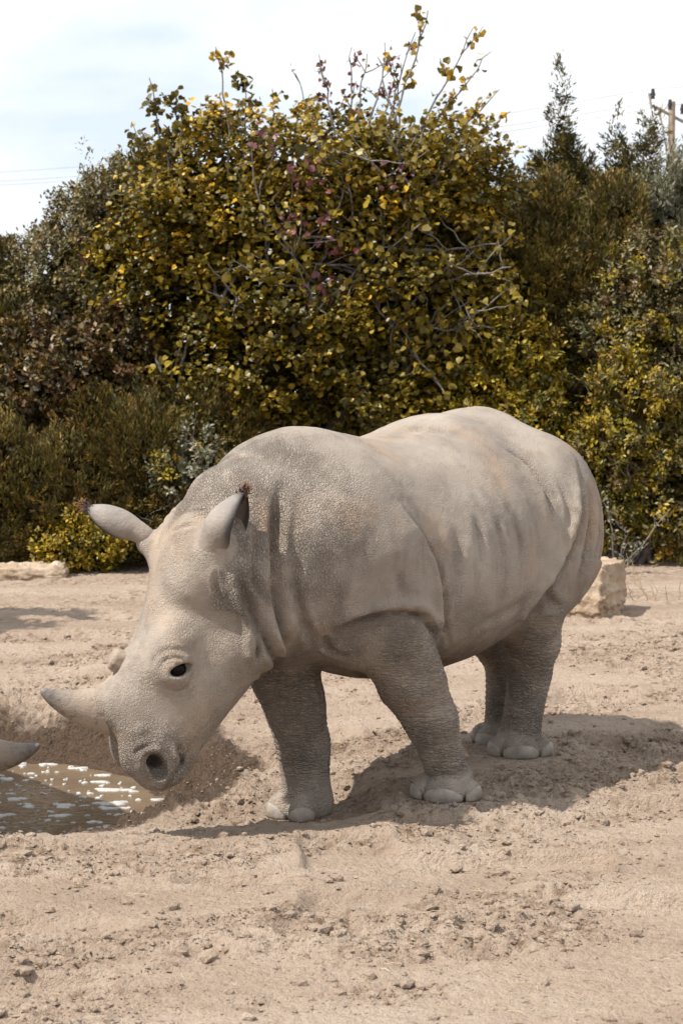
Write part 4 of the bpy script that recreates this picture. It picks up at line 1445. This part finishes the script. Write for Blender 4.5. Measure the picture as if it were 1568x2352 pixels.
# left of the tree
shrub('mastic_shrub', 'tall dull green shrub with tiny leaves, left of the yellow-leaved tree', 'shrub', (-2.55, 20.6, 0),
      [((-2.35, 20.7, 3.15), (.62, .8, 1.05)), ((-2.75, 20.5, 2.3), (.85, .9, 1.1)), ((-1.9, 20.9, 3.4), (.6, .7, .9)), ((-2.3, 20.8, 1.3), (1.1, .9, 1.2))],
      'small', DULL + BROWN[:2], [3, 3, 2, 2, 1, 1, 1], 62, (.040, .42), 101, 12, .05)
shrub('juniper_bush', 'feathery dark green bush on the far left below the sky', 'bush', (-3.35, 20.0, 0),
      [((-3.25, 20.2, 1.75), (.62, .7, .95)), ((-3.35, 19.8, 1.0), (.75, .7, 1.1)), ((-3.42, 20.4, 2.65), (.22, .3, .55))],
      'needle', BROWN + CYPR, [2, 2, 2, 1, 2, 2, 1, 2, 1], 75, (.055, .26), 102, 8, .04)
shrub('bramble_shrub', 'reddish brown leafy shrub below the dull green shrub at left', 'shrub', (-2.75, 19.3, 0),
      [((-2.75, 19.5, 1.75), (.75, .55, .75)), ((-2.2, 19.6, 1.9), (.55, .5, .8)), ((-2.5, 19.3, .95), (.8, .5, .75))],
      'small', [(.125, .070, .028), (.095, .065, .020), (.165, .105, .024), (.060, .045, .018), (.150, .120, .060)], [3, 3, 2, 2, 1], 62, (.045, .55), 103, 9, .035)
shrub('low_juniper', 'low feathery juniper spreading over the ground at left', 'bush', (-2.3, 18.9, 0),
      [((-2.55, 18.95, .60), (.72, .42, .72)), ((-1.85, 19.0, .75), (.60, .45, .95)), ((-1.25, 19.2, .9), (.5, .4, 1.0)), ((-3.2, 19.0, .65), (.5, .4, .8)), ((-2.3, 19.15, 1.15), (.45, .35, .5))],
      'needle', BROWN, [3, 2, 3, 1, 3], 85, (.055, .24), 104, 9, .03)
shrub('leafy_sapling', 'small yellow-green leafy sapling at the foot of the hedge, far left', 'shrub', (-2.55, 18.5, 0),
      [((-2.55, 18.55, .26), (.30, .22, .30)), ((-2.25, 18.6, .22), (.25, .2, .25))],
      'small', OLIVE[:3], [3, 2, 2], 70, (.036, .5), 105, 6, .015)
shrub('pale_sprig_bush', 'thin bush with pale grey-green sprigs behind the ears of the rhinoceros', 'bush', (-1.30, 18.6, 0),
      [((-1.40, 18.7, .95), (.38, .3, .38)), ((-1.15, 18.7, .60), (.35, .3, .45))],
      'small', GREY + OLIVE[:1], [3, 2, 3, 1, 2], 34, (.040, .45), 106, 14, .018, M_BARK)

# right of the tree
def spire(cx, cy, z0, z1, w):
    out = []
    n = max(3, int((z1 - z0) / .28))
    for k in range(n):
        t = k / (n - 1)
        out.append(((cx + .05*math.sin(5*t), cy, z0 + (z1 - z0)*t), (w*(1-t)**1.15 + .035, w*(1-t) + .035, .22)))
    return out
shrub('cypress', 'dark cypress with a tall thin spire, right of the yellow-leaved tree', 'tree', (2.30, 21.6, 0),
      spire(2.38, 21.6, 2.0, 4.80, .58) + [((1.95, 21.6, 2.9), (.42, .5, .75)), ((2.55, 21.7, 3.3), (.42, .5, .40)), ((2.10, 21.6, 3.50), (.38, .4, .42)), ((2.72, 21.7, 3.55), (.36, .4, .40)), ((2.22, 21.6, 3.95), (.18, .2, .14)), ((2.55, 21.6, 3.95), (.15, .2, .12))],
      'needle', CYPR, [3, 3, 3, 1], 80, (.060, .24), 111, 12, .05)
shrub('cypress', 'dark cypress with a ragged leaning top beside the utility pole', 'tree', (3.05, 21.8, 0),
      spire(3.03, 21.8, 2.0, 4.42, .48) + [((3.18, 21.8, 4.02), (.16, .2, .12)), ((3.30, 21.8, 4.22), (.10, .12, .12)), ((3.37, 21.8, 4.45), (.06, .08, .12)), ((2.85, 21.8, 3.5), (.45, .4, .3)), ((3.22, 21.8, 3.55), (.32, .4, .40)), ((3.3, 21.8, 3.3), (.5, .4, .45))],
      'needle', CYPR, [3, 3, 2, 2], 80, (.060, .24), 112, 12, .05)
shrub('olive_tree', 'grey-leaved olive standing in front of the utility pole', 'tree', (3.55, 20.6, 0),
      [((3.30, 20.6, 3.35), (.36, .5, .68)), ((3.75, 20.7, 3.4), (.5, .5, .75)), ((3.5, 20.6, 2.5), (.6, .6, .8))],
      'olive', GREY, [3, 3, 2, 2], 70, (.060, .22), 113, 12, .045, M_BARK)
shrub('juniper_bush', 'tall olive-brown juniper right of the yellow-leaved tree', 'bush', (2.2, 20.2, 0),
      [((1.95, 20.2, 2.45), (.62, .6, .95)), ((2.6, 20.2, 2.55), (.60, .6, 1.0)), ((1.8, 20.0, 1.5), (.75, .6, .9)), ((2.6, 20.0, 1.6), (.8, .6, .9)), ((2.12, 20.3, 3.3), (.28, .3, .5)), ((2.75, 20.3, 3.3), (.30, .3, .5))],
      'needle', BROWN + [(.13, .10, .012)], [3, 2, 3, 1, 3, 2], 85, (.055, .26), 114, 12, .045)
shrub('mastic_shrub', 'dull green tall shrub with tiny leaves at the right edge of the picture', 'shrub', (3.15, 19.5, 0),
      [((3.05, 19.7, 2.45), (.68, .6, .85)), ((3.2, 19.5, 1.55), (.75, .6, .9)), ((3.7, 19.6, 2.3), (.5, .6, 1.1)), ((2.65, 19.6, 2.0), (.5, .5, .6))],
      'small', DULL + OLIVE[:2], [3, 3, 2, 2, 1, 2, 2], 64, (.036, .45), 115, 12, .045)
shrub('mastic_shrub', 'yellow-green mastic shrub just above the back of the rhinoceros', 'shrub', (1.35, 19.3, 0),
      [((1.55, 19.4, 1.85), (.62, .5, .65)), ((1.0, 19.3, 1.15), (.75, .5, .6)), ((1.75, 19.2, 1.1), (.6, .5, .8)), ((.35, 19.4, .95), (.6, .5, .5)), ((1.6, 19.2, .5), (.7, .5, .6))],
      'small', OLIVE, [3, 3, 2, 2, 1], 66, (.042, .45), 116, 12, .04)
shrub('mastic_shrub', 'yellow-green mastic shrub behind the boulder at right', 'shrub', (2.75, 18.95, 0),
      [((2.75, 19.0, 1.35), (.52, .45, .75)), ((2.45, 19.0, .7), (.5, .42, .7)), ((3.2, 19.0, .8), (.55, .45, .8))],
      'small', OLIVE + DULL[:2], [3, 3, 2, 2, 1, 2, 2], 66, (.040, .45), 117, 12, .04)
shrub('evergreen_shrub', 'deep shaded shrub filling the gap under the yellow-leaved tree', 'shrub', (-.3, 20.9, 0),
      [((-1.1, 20.9, 1.3), (1.0, .6, 1.3)), ((.3, 20.9, 1.3), (1.2, .6, 1.3)), ((1.3, 20.9, 1.8), (.9, .6, 1.6)), ((1.35, 21.0, 3.2), (.55, .5, .75))],
      'small', DULL[:3] + CYPR[:1], [2, 1, 3, 2], 40, (.055, .5), 118, 12, .05)
# outside the frame, its shade falls into the paddock
shrub('mastic_shrub', 'tree standing out of view at left, its shade on the ground', 'tree', (-5.4, 14.2, 0),
      [((-5.2, 14.2, 2.6), (1.3, .55, .5)), ((-5.6, 14.6, 3.6), (1.3, .5, .5))],
      'small', DULL, [3, 3, 2, 2, 1], 30, (.06, .5), 119, 8, .06)

# ------------------------------------------------------------------ the broad-leaved tree in the middle
def redbud():
    rng = np.random.default_rng(2024)
    base = np.array([-.75, 19.9, 0.0])
    root = link_obj('judas_tree', None, None, 'broad-leaved tree turning yellow, bare grey shoots and purple leaves at its top', 'tree', SHRUB_GROUP, loc=base)
    limbs, tips = [], []
    # stems from the ground, each forking three times
    def grow(p, d, r, L_, lvl):
        q = p + d * L_
        if q[0] < -1.75 or q[0] > 1.3 or q[1] < 19.1:
            q = p + (q - p) * .45
            q[0] = np.clip(q[0], -1.8, 1.35)
        (tv, path) = limb(rng, p, q, r, r * .62, 9, .07, 7 if lvl < 2 else 5)
        limbs.append(tv)
        if lvl >= 3:
            tips.append((path[-1], d, r)); tips.append((path[5], d, r))
            return
        for k in range(3 if lvl else 4):
            nd = d * .75 + unit(rng, 1)[0] * np.array([.95, .62, .60]) + np.array([0, -.10, .16])
            nd /= np.linalg.norm(nd)
            grow(path[-1 - (k % 3)], nd, r * .60, L_ * rng.uniform(.62, .85), lvl + 1)
    for dx, d in ((0, (-.25, -.1, 1)), (.12, (.30, -.05, 1)), (.95, (.10, -.15, 1))):
        d = np.array(d); d = d / np.linalg.norm(d)
        grow(base + np.array([dx, 0, -.08]), d, .082, 1.35, 0)
    # grey branches that show on the outside of the crown (start, end in x, y, z)
    outer = [((-.2, 19.5, 2.2), (.75, 18.9, 3.25)), ((.2, 19.4, 2.0), (1.25, 19.0, 3.0)), ((-.1, 19.3, 2.6), (-.9, 18.85, 2.75)),
             ((.3, 19.3, 2.6), (.85, 19.0, 4.25)), ((.25, 19.3, 2.5), (.05, 18.95, 3.9)), ((.45, 19.3, 2.3), (1.35, 18.9, 2.3)),
              ((.1, 19.3, 2.2), (-.55, 18.85, 3.1)), 
             ((.55, 19.3, 3.0), (1.2, 19.0, 4.1)), ((-.6, 19.4, 2.4), (-.85, 19.0, 4.0)), ((.4, 19.2, 2.4), (1.0, 18.85, 1.6)), ((.1, 19.2, 1.9), (.35, 18.85, 1.2)),
             ((-.2, 19.3, 2.9), (.65, 18.9, 2.55)),  ((.3, 19.2, 2.9), (-.35, 18.85, 2.35))]
    for _ in range(15):
        a = np.array([rng.uniform(-.9, 1.0), 19.2, rng.uniform(1.9, 3.4)])
        outer.append((tuple(a), tuple(a + np.array([rng.uniform(-.95, .95), rng.uniform(-.35, -.1), rng.uniform(-.25, .95)]))))
    for a, b in outer:
        tv, path = limb(rng, a, b, .019, .006, 11, .055, 6)
        limbs.append(tv); tips.append((path[-1], np.array(b) - np.array(a), .01))
        for k in range(4):
            i = rng.integers(4, 10)
            e = path[i] + unit(rng, 1)[0] * np.array([.45, .18, .35]) + np.array([0, -.05, .12])
            tv2, p2 = limb(rng, path[i], e, .008, .003, 6, .08, 4)
            limbs.append(tv2); tips.append((p2[-1], e - path[i], .01))
    # thin shoots that rise out of the top: (x, z foot, x, z top, kind)
    shoots = [(-.05, 3.9, -.22, 4.95, 'p'), (.0, 3.9, .10, 5.02, 'p'), (.1, 3.9, .25, 4.95, 'p'), (.25, 3.9, .42, 5.05, 'b'), (.35, 3.9, .72, 5.15, 'p'),
              (.45, 3.9, .82, 5.28, 'y'), (.6, 3.9, 1.25, 5.12, 'y'), (.7, 3.9, 1.45, 4.95, 'y'), (.85, 3.8, 1.55, 4.62, 'y'), (-.1, 3.8, -.32, 4.55, 'p'),
              (.2, 3.8, .48, 4.6, 'p'), (-.5, 3.7, -.42, 4.45, 'y'), (-1.1, 3.7, -1.20, 4.95, 'y'), (-1.0, 3.6, -.93, 4.65, 'g'), (-1.5, 3.5, -1.58, 4.62, 'g'),
              (-1.6, 3.4, -1.85, 4.68, 'g'), (-1.9, 3.3, -2.05, 4.28, 'g'), (-.7, 3.7, -.68, 4.62, 'y'), (.55, 4.0, .35, 4.9, 'b'), (.5, 3.9, .58, 4.85, 'b'), (-.2, 3.7, -.45, 4.75, 'b'), (1.0, 3.7, 1.62, 4.35, 'y')]
    shoot_tips = []
    for x0, z0, x1, z1, kd in shoots:
        y0 = 19.6 + rng.uniform(-.2, .2)
        tv, path = limb(rng, (x0, y0, z0), (x1, y0 + rng.uniform(-.25, .25), z1), .015, .0045, 12, .055, 5)
        limbs.append(tv)
        shoot_tips.append((path, kd))
        for k in range(2):
            i = rng.integers(5, 11)
            e = path[i] + np.array([rng.normal(0, .10), rng.normal(0, .08), rng.uniform(.08, .25)])
            tv2, p2 = limb(rng, path[i], e, .007, .003, 6, .07, 4)
            limbs.append(tv2); shoot_tips.append((p2, kd))
    v, f = join_parts(limbs)
    link_obj('trunk', mesh_np('trunk', v - base, f, True, [M_BARK]), root)

    YEL, GOLD, LIT, OLV, GRN, PUR = (.50, .30, .020), (.52, .35, .070), (.245, .176, .016), (.160, .118, .012), (.086, .071, .013), (.190, .070, .075)
    lobes = [((-.95, 19.9, 3.2), (.95, .8, .85)), ((.1, 19.8, 3.4), (.95, .8, .75)), ((.95, 19.9, 3.35), (.75, .75, .8)), ((-1.6, 19.9, 2.7), (.75, .7, .8)),
             ((-.6, 19.6, 2.3), (1.1, .8, .85)), ((.55, 19.6, 2.35), (1.05, .8, .75)), ((-1.3, 19.6, 1.65), (.75, .6, .75)), ((.45, 19.5, 1.65), (.65, .6, .55)), ((-1.1, 19.6, .85), (.6, .5, .7)),
             ((-1.75, 19.8, 3.35), (.45, .5, .5)), ((1.25, 19.8, 2.5), (.45, .5, .6)),
             ((-.3, 19.9, 3.70), (1.15, .8, .62)), ((.85, 19.9, 3.72), (.72, .7, .62)), ((-1.25, 19.9, 3.62), (.75, .7, .62))]
    P, A, N, S, C = [], [], [], [], []
    def add(p, a, n, s, c):
        P.append(p); A.append(a); N.append(n); S.append(s); C.append(c)
    for li, (c, r) in enumerate(lobes):
        c = np.array(c); r = np.array(r)
        ncl = int(148 * (r[0]*r[2] + r[0]*r[1] + r[1]*r[2]))
        boughs = shell_points(rng, c, r, max(int(ncl / 9), 6), .68, .40, 300 + li, .88)
        pts = boughs[rng.integers(0, len(boughs), ncl)] + rng.normal(0, 1, (ncl, 3)) * np.array([.150, .120, .060])
        pts[:, 2] -= .35 * ((pts - c)[:, 0] / r[0])**2 * .25
        for lj, (c2, r2) in enumerate(lobes):
            if lj != li:
                pts = pts[np.linalg.norm((pts - np.array(c2)) / np.array(r2), axis=1) > .55]
        for p in pts:
            k = rng.integers(15, 26)
            yl0 = np.clip((p[2] - 2.0) / 2.2, .02, .8)
            mood = rng.random()
            ccl = (YEL if rng.random() < .5 else GOLD) if mood < .12 * yl0 + .012 else (LIT if mood < .14 + .34 * yl0 else (OLV if mood < .52 + .36 * yl0 else GRN))
            out = (p - c) / r; out /= np.linalg.norm(out)
            tw = unit(rng, 1)[0] * .8 + out * .6 + np.array([0, 0, .3]); tw /= np.linalg.norm(tw)
            hgt = p[2] + .25 * rng.normal()
            for q in range(k):
                t = rng.uniform(0, 1)
                pp = p + tw * (t - .3) * .34 + rng.normal(0, .042, 3)
                ax = unit(rng, 1)[0] * np.array([1, 1, .5]) + tw * .5
                nm = np.array([-.30, -.15, .95]) + unit(rng, 1)[0] * .62 + out * .2
                cc = ccl
                if rng.random() < .06 * yl0 + .015:
                    cc = YEL
                add(pp, ax, nm, rng.uniform(.036, .070), np.array(cc) * rng.uniform(.75, 1.25))
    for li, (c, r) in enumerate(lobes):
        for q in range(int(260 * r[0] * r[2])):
            add(np.array(c) + unit(rng, 1)[0] * np.array(r) * rng.uniform(.2, .62), unit(rng, 1)[0], unit(rng, 1)[0], .17, np.array(GRN) * .45)  # inner fill leaves, green darkened to paint shade inside the crown
    for p, d, r in tips:
        for q in range(9):
            add(p + rng.normal(0, .075, 3), unit(rng, 1)[0] + np.array([0, 0, -.3]), np.array([-.3, -.25, .8]) + unit(rng, 1)[0] * .7, rng.uniform(.05, .09), np.array(OLV if rng.random() < .7 else LIT) * rng.uniform(.7, 1.25))
    for px, pz in ((-.42, 3.72), (-.30, 3.62), (-.15, 3.30), (-.48, 3.28), (-.12, 2.55), (-.72, 4.05), (-.05, 3.05), (.52, 3.62), (-.2, 2.62)):        # purple sprays among the green
        for q in range(13):
            add(np.array([px, 18.95, pz]) + rng.normal(0, .085, 3), unit(rng, 1)[0], np.array([-.1, -.5, .6]) + unit(rng, 1)[0] * .8, rng.uniform(.05, .085), np.array(PUR) * rng.uniform(.6, 1.3))
    sky_from = len(P)
    for path, kd in shoot_tips:
        n = {'p': 9, 'b': 2, 'y': 13, 'g': 26}[kd]
        lo = {'p': .45, 'b': .6, 'y': .35, 'g': .45}[kd]
        for q in range(n):
            t = rng.uniform(lo, 1) * (len(path) - 1)
            i = int(t); pp = path[min(i, len(path)-1)] + rng.normal(0, [.024, .045][kd == 'g'], 3)
            ax = unit(rng, 1)[0] + np.array([0, 0, -.1])
            nm = unit(rng, 1)[0] + np.array([-.1, -.45, .35])
            if kd == 'p':
                cc, s = (PUR if rng.random() < .8 else OLV), rng.uniform(.035, .065)
            elif kd == 'g':
                cc, s = (GRN if rng.random() < .6 else OLV), rng.uniform(.045, .080)
            else:
                cc, s = (OLV if rng.random() < .55 else YEL), rng.uniform(.04, .075)
            add(pp, ax, nm, s, np.array(cc) * rng.uniform(.75, 1.25))
    P, A, N, S, C = map(np.array, (P, A, N, S, C))
    # the leaves that show largest stay single: those against the sky and the foremost of the crown
    vis = np.zeros(len(P)); vis[sky_from:] = 3.0
    score = vis + np.minimum(S, .11) * 18 - (P[:, 1] - 19.0) * 2.2
    order = np.argsort(-score)
    single = order[:300]
    mass = np.setdiff1d(np.arange(len(P)), single)
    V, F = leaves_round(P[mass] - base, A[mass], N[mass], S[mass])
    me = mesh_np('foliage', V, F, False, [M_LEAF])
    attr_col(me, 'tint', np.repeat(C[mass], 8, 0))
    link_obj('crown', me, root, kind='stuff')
    # shared leaf meshes, one per tint
    lib = []
    for c in (YEL, GOLD, LIT, OLV, GRN, PUR, tuple(np.array(OLV) * 1.25), tuple(np.array(YEL) * .75)):
        v, f = leaves_round(np.zeros((1, 3)), np.array([[0, 1.0, 0]]), np.array([[0, 0, 1.0]]), np.array([1.0]))
        v[[2, 6], 2] += .04
        lm = mesh_np('leaf', v, f, False, [M_LEAF]); attr_col(lm, 'tint', np.repeat(np.array([c]), 8, 0))
        lib.append((np.array(c), lm))
    for i in single:
        k = int(np.argmin([np.linalg.norm(C[i]/np.sum(C[i]) - c/np.sum(c)) + .8*abs(C[i].sum() - c.sum()) for c, _ in lib]))
        o = link_obj('leaf', lib[k][1], root)
        a = Vector(A[i]).normalized(); s = a.cross(Vector(N[i])).normalized(); n = s.cross(a)
        M = Matrix((s, a, n)).transposed().to_4x4()
        o.matrix_basis = Matrix.Translation(Vector(P[i] - base)) @ M @ Matrix.Scale(float(S[i]), 4)
    return len(P)
print('redbud leaves', redbud())

# the hedge goes on past both edges of the view
def hedge_copy(name, dx, dy, label):
    src = bpy.data.objects[name]
    c = copy_tree(src)
    c.location = src.location + Vector((dx, dy, 0))
    c['label'] = label
for nm, dx, dy, lb in (('juniper_bush', -1.9, .2, 'feathery bush in the hedge just beyond the left edge'),
                       ('mastic_shrub', -2.6, -.1, 'dull green shrub in the hedge beyond the left edge'),
                       ('mastic_shrub.001', 1.7, .3, 'dull green shrub in the hedge just beyond the right edge'),
                       ('juniper_bush.001', 2.9, .2, 'tall juniper in the hedge beyond the right edge'),
                       ('mastic_shrub.003', 2.2, .1, 'low mastic shrub in the hedge beyond the right edge')):
    hedge_copy(nm, dx, dy, lb)

# ------------------------------------------------------------------ stones, dry stalks, utility pole
def stone_mesh(name, half, cuts, seed, mat, sub=6, amp=.10):
    bm = bmesh.new()
    bmesh.ops.create_cube(bm, size=2)
    bmesh.ops.subdivide_edges(bm, edges=bm.edges[:], cuts=30, use_grid_fill=True)
    V = np.array([v.co[:] for v in bm.verts]); F = np.array([[q.index for q in f.verts] for f in bm.faces]); bm.free()
    r = np.linalg.norm(V, axis=1, keepdims=True)
    V = V * .84 + V / r * .22
    half = np.asarray(half)
    V = V * half
    for n, d in cuts:                                   # chipped planes
        n = np.asarray(n, float); n /= np.linalg.norm(n)
        k = V @ n - d
        V = V - np.clip(k, 0, None)[:, None] * n * .93
    nn = V / (np.linalg.norm(V / half, axis=1, keepdims=True) * half**2 + 1e-9)
    nn /= np.linalg.norm(nn, axis=1, keepdims=True)
    S = half.mean()
    dsp = (fbm(V + seed, 2.2 / S, 4, .55, seed) - .5) * amp * S * 2.6
    st = fbm(V * np.array([.6, .6, 1.6]) + seed, 3.6 / S, 3, .5, seed + 5)
    dsp = dsp + np.where(st > .54, .04 * S, -.02 * S) + (fbm(V, 11 / S, 3, .6, seed + 9) - .5) * .10 * S
    V = V + nn * dsp[:, None]
    return mesh_np(name, V, F, True, [mat])

def stone_material():
    m, nt, bs = new_mat('limestone')
    b = NB(nt)
    co = b.n('ShaderNodeTexCoord').outputs['Object']
    n1 = b.noise(co, 5, 6, .62)
    n2 = b.noise(co, 32, 5, .68)
    c = b.ramp(n1, [(.30, (.30, .205, .130)), (.52, (.42, .315, .220)), (.72, (.56, .455, .345))])
    c = b.mix(b.n('ShaderNodeMapRange', {'Value': n2, 'From Min': .54, 'From Max': .68, 'To Min': 0, 'To Max': .5}).outputs[0], c, (.22, .14, .085, 1))
    b.link(c, bs.inputs['Base Color'])
    bs.inputs['Roughness'].default_value = .9
    b.link(b.n('ShaderNodeBump', {'Height': b.math('ADD', n2, b.math('MULTIPLY', b.noise(co, 90, 4, .7), .4)), 'Strength': 1.0, 'Distance': .02}).outputs[0], bs.inputs['Normal'])
    return m
M_STONE = stone_material()
def put_stone(name, label, loc, half, cuts, seed, rz=0, amp=.10, sink=.06, cat='boulder'):
    me = stone_mesh(name, half, cuts, seed, M_STONE, amp=amp)
    o = link_obj(name, me, None, label, cat)
    z = float(ground_z([loc[0]], [loc[1]])[0][0])
    o.location = (loc[0], loc[1], z + half[2] - sink)
    o.rotation_euler = (0, 0, rz)
    return o
put_stone('boulder', 'squarish pale limestone boulder behind the hind legs of the rhinoceros', (1.90, 15.45), (.27, .34, .235),
          [((-.8, -.3, .55), .20), ((.1, -1, .35), .27), ((-.3, -1, -.1), .30), ((1, -.4, .1), .235)], 3, R(-14), .09, .05)
put_stone('flat_stone', 'flat pale stone ledge at the foot of the hedge, far left', (-2.95, 18.1), (.42, .30, .075),
          [((.3, -1, .4), .24)], 11, R(6), .10, .02, 'stone')
put_stone('field_stone', 'small rounded stone lying behind the near front foot', (.60, 9.95), (.038, .032, .030), [((.4, -.6, .6), .026)], 21, R(30), .12, .008, 'stone')
put_stone('field_stone', 'small pale stone on the bare earth under the chest, between the front legs', (-.02, 10.55), (.030, .03, .02), [((.4, -.6, .6), .02)], 27, R(80), .12, .006, 'stone')
put_stone('field_stone', 'brown pebble alone on the smooth dust in the left foreground', (-1.02, 7.6), (.020, .022, .016), [((.4, -.6, .6), .014)], 29, R(10), .12, .003, 'pebble')

# dry stalks beside the boulder
def stalks(label, x, y, n, h, seed, name='dry_weed', spread=.12, mat=None):
    rng = np.random.default_rng(seed)
    z = float(ground_z([x], [y])[0][0])
    parts = []
    for _ in range(n):
        b0 = np.array([rng.normal(0, spread), rng.normal(0, spread * .6), -.02])
        top = b0 + np.array([rng.normal(0, .35) * h, rng.normal(0, .3) * h, rng.uniform(.5, 1.1) * h])
        (tv, p) = limb(rng, b0, top, .0042, .0015, 6, .08, 4)
        parts.append(tv)
        if rng.random() < .6:
            e = p[3] + np.array([rng.normal(0, .06), rng.normal(0, .05), rng.uniform(.04, .12)])
            parts.append(limb(rng, p[3], e, .003, .001, 4, .1, 4)[0])
    v, f = join_parts(parts)
    return link_obj(name, mesh_np(name, v, f, True, [mat or M_STRAW]), None, label, 'weed', 'dry weeds below the hedge', loc=(x, y, z))
M_STRAW = simple_mat('dry_straw', (.24, .17, .095), (.46, .36, .22), 30, .8, 0)
stalks('dry straw-coloured stalks standing right behind the boulder', 2.38, 17.3, 13, .30, 1, spread=.16)
stalks('low tuft of dead stalks on the open earth right of the boulder', 2.62, 16.3, 11, .20, 2, spread=.20)
stalks('short dead stalks showing just above the boulder top', 2.12, 16.4, 9, .36, 3, spread=.06)
def twig_plant():
    rng = np.random.default_rng(8)
    parts = []
    for dx, dz, dy in ((.50, .62, -.05), (-.08, .72, -.1), (.12, .45, -.15), (.32, .30, .05)):
        tv, p = limb(rng, (0, 0, -.03), (dx, dy, dz), .010, .003, 9, .06, 5)
        parts.append(tv)
        for k in (4, 6, 7):
            e = p[k] + np.array([rng.normal(0, .09), rng.normal(0, .06), rng.uniform(.02, .14)])
            parts.append(limb(rng, p[k], e, .004, .0015, 5, .1, 4)[0])
    v, f = join_parts(parts)
    root = link_obj('bare_sapling', None, None, 'nearly bare sapling with pale twigs in front of the right-hand hedge', 'sapling', loc=(2.50, 18.2, 0))
    link_obj('stem', mesh_np('stem', v, f, True, [M_BARK]), root)
    n = 150
    idx = rng.integers(0, len(v), n)
    P = v[idx] + rng.normal(0, .03, (n, 3)); P = P[P[:, 2] > .1]; n = len(P)
    V, F = leaves_quads(P, unit(rng, n), unit(rng, n) + np.array([0, -.5, .6]), rng.uniform(.03, .05, n), rng.uniform(.016, .025, n))
    me = mesh_np('leaves', V, F, False, [M_LEAF_S]); attr_col(me, 'tint', np.repeat(pick_colours(rng, n, GREY, [3, 1, 3, 1]), 4, 0))
    link_obj('leaves', me, root)
twig_plant()

# utility pole with three insulators, lines running off to both sides
def pole():
    base = np.array([4.90, 30.0, 0.0])
    root = link_obj('utility_pole', None, None, 'wooden utility pole with a tilted crossarm behind the olive tree', 'pole', loc=base)
    m_wood = simple_mat('pole_wood', (.24, .185, .135), (.38, .31, .24), 9, .85, .006)
    m_iron = simple_mat('galvanised_iron', (.22, .22, .22), (.34, .34, .335), 30, .55, .001)
    m_por = simple_mat('dark_porcelain', (.018, .014, .014), (.035, .026, .024), 20, .3, 0)
    hgt = 5.72
    v, f = tube([(0, 0, -.5), (0, 0, 2), (0, 0, hgt)], [.066, .060, .050], 14)
    o = len(v); v = np.concatenate([v, [[0, 0, hgt + .015]]])
    cap = np.array([(o - 14 + j, o - 14 + (j+1) % 14, o, o) for j in range(14)])
    link_obj('post', mesh_np('post', v, np.concatenate([f, cap[:, :]]) if False else f, True, [m_wood]), root)
    bm = bmesh.new(); bmesh.ops.create_cone(bm, cap_ends=True, segments=14, radius1=.050, radius2=.044, depth=.02)
    me = bpy.data.meshes.new('post_cap'); bm.to_mesh(me); bm.free(); me.materials.append(m_wood)
    link_obj('post_cap', me, root, loc=(0, 0, hgt + .008))
    a, b_ = np.array([-.30, -.10, 5.66]), np.array([.24, .10, 5.42])
    v, f = tube([a, (a+b_)/2, b_], .026, 4)
    link_obj('crossarm', mesh_np('crossarm', v, f, False, [m_iron]), root)
    v, f = tube([(-.20, -.08, 5.58), (-.09, -.09, 5.05)], .016, 6)
    link_obj('brace', mesh_np('brace', v, f, True, [m_iron]), root)
    v, f = tube([(-.32, -.10, 5.62), (-.36, -.10, 5.84)], .020, 6)
    link_obj('bracket', mesh_np('bracket', v, f, True, [m_iron]), root)
    spots = [np.array([-.215, -.10, 5.86]), np.array([-.06, -.10, 5.66]), np.array([.10, -.10, 5.62])]
    spots = [np.array([-.30, -.10, 5.78]), np.array([-.05, -.12, 5.62]), np.array([.14, -.10, 5.56])]
    for s in spots:
        bm = bmesh.new()
        for zz, r in ((0, .034), (.05, .042), (.10, .030)):
            q = bmesh.ops.create_cone(bm, cap_ends=True, segments=14, radius1=r, radius2=r * .8, depth=.045, matrix=Matrix.Translation((0, 0, zz)))
        me = bpy.data.meshes.new('insulator'); bm.to_mesh(me); bm.free(); me.materials.append(m_por)
        link_obj('insulator', me, root, loc=s)
    m_wire = simple_mat('line_wire', (.24, .24, .25), (.30, .30, .31), 5, .5, 0)
    names = ['topmost of the thin power lines crossing the sky', 'middle one of the thin power lines crossing the sky', 'lowest of the thin power lines crossing the sky']
    ends = [(-9.5, 44.0, 5.83), (-9.5, 44.0, 5.64), (-9.5, 44.0, 5.56)]
    for s, e, nm in zip(spots, ends, names):
        p0 = base + s + np.array([0, 0, .13])
        e = np.array(e)
        r_ = p0 + (p0 - e) * .45
        t = np.linspace(0, 1, 30)[:, None]
        left = p0 + (e - p0) * t + np.array([0, 0, -1.0]) * (.55 * 4 * t * (1 - t)) * .45
        right = p0 + (r_ - p0) * t + np.array([0, 0, -1.0]) * (.4 * 4 * t * (1 - t)) * .3
        v, f = tube(np.concatenate([left[::-1], right[1:]]), .0045, 5)
        link_obj('power_line', mesh_np('power_line', v, f, True, [m_wire]), None, nm, 'power line', 'power lines from the utility pole')
pole()
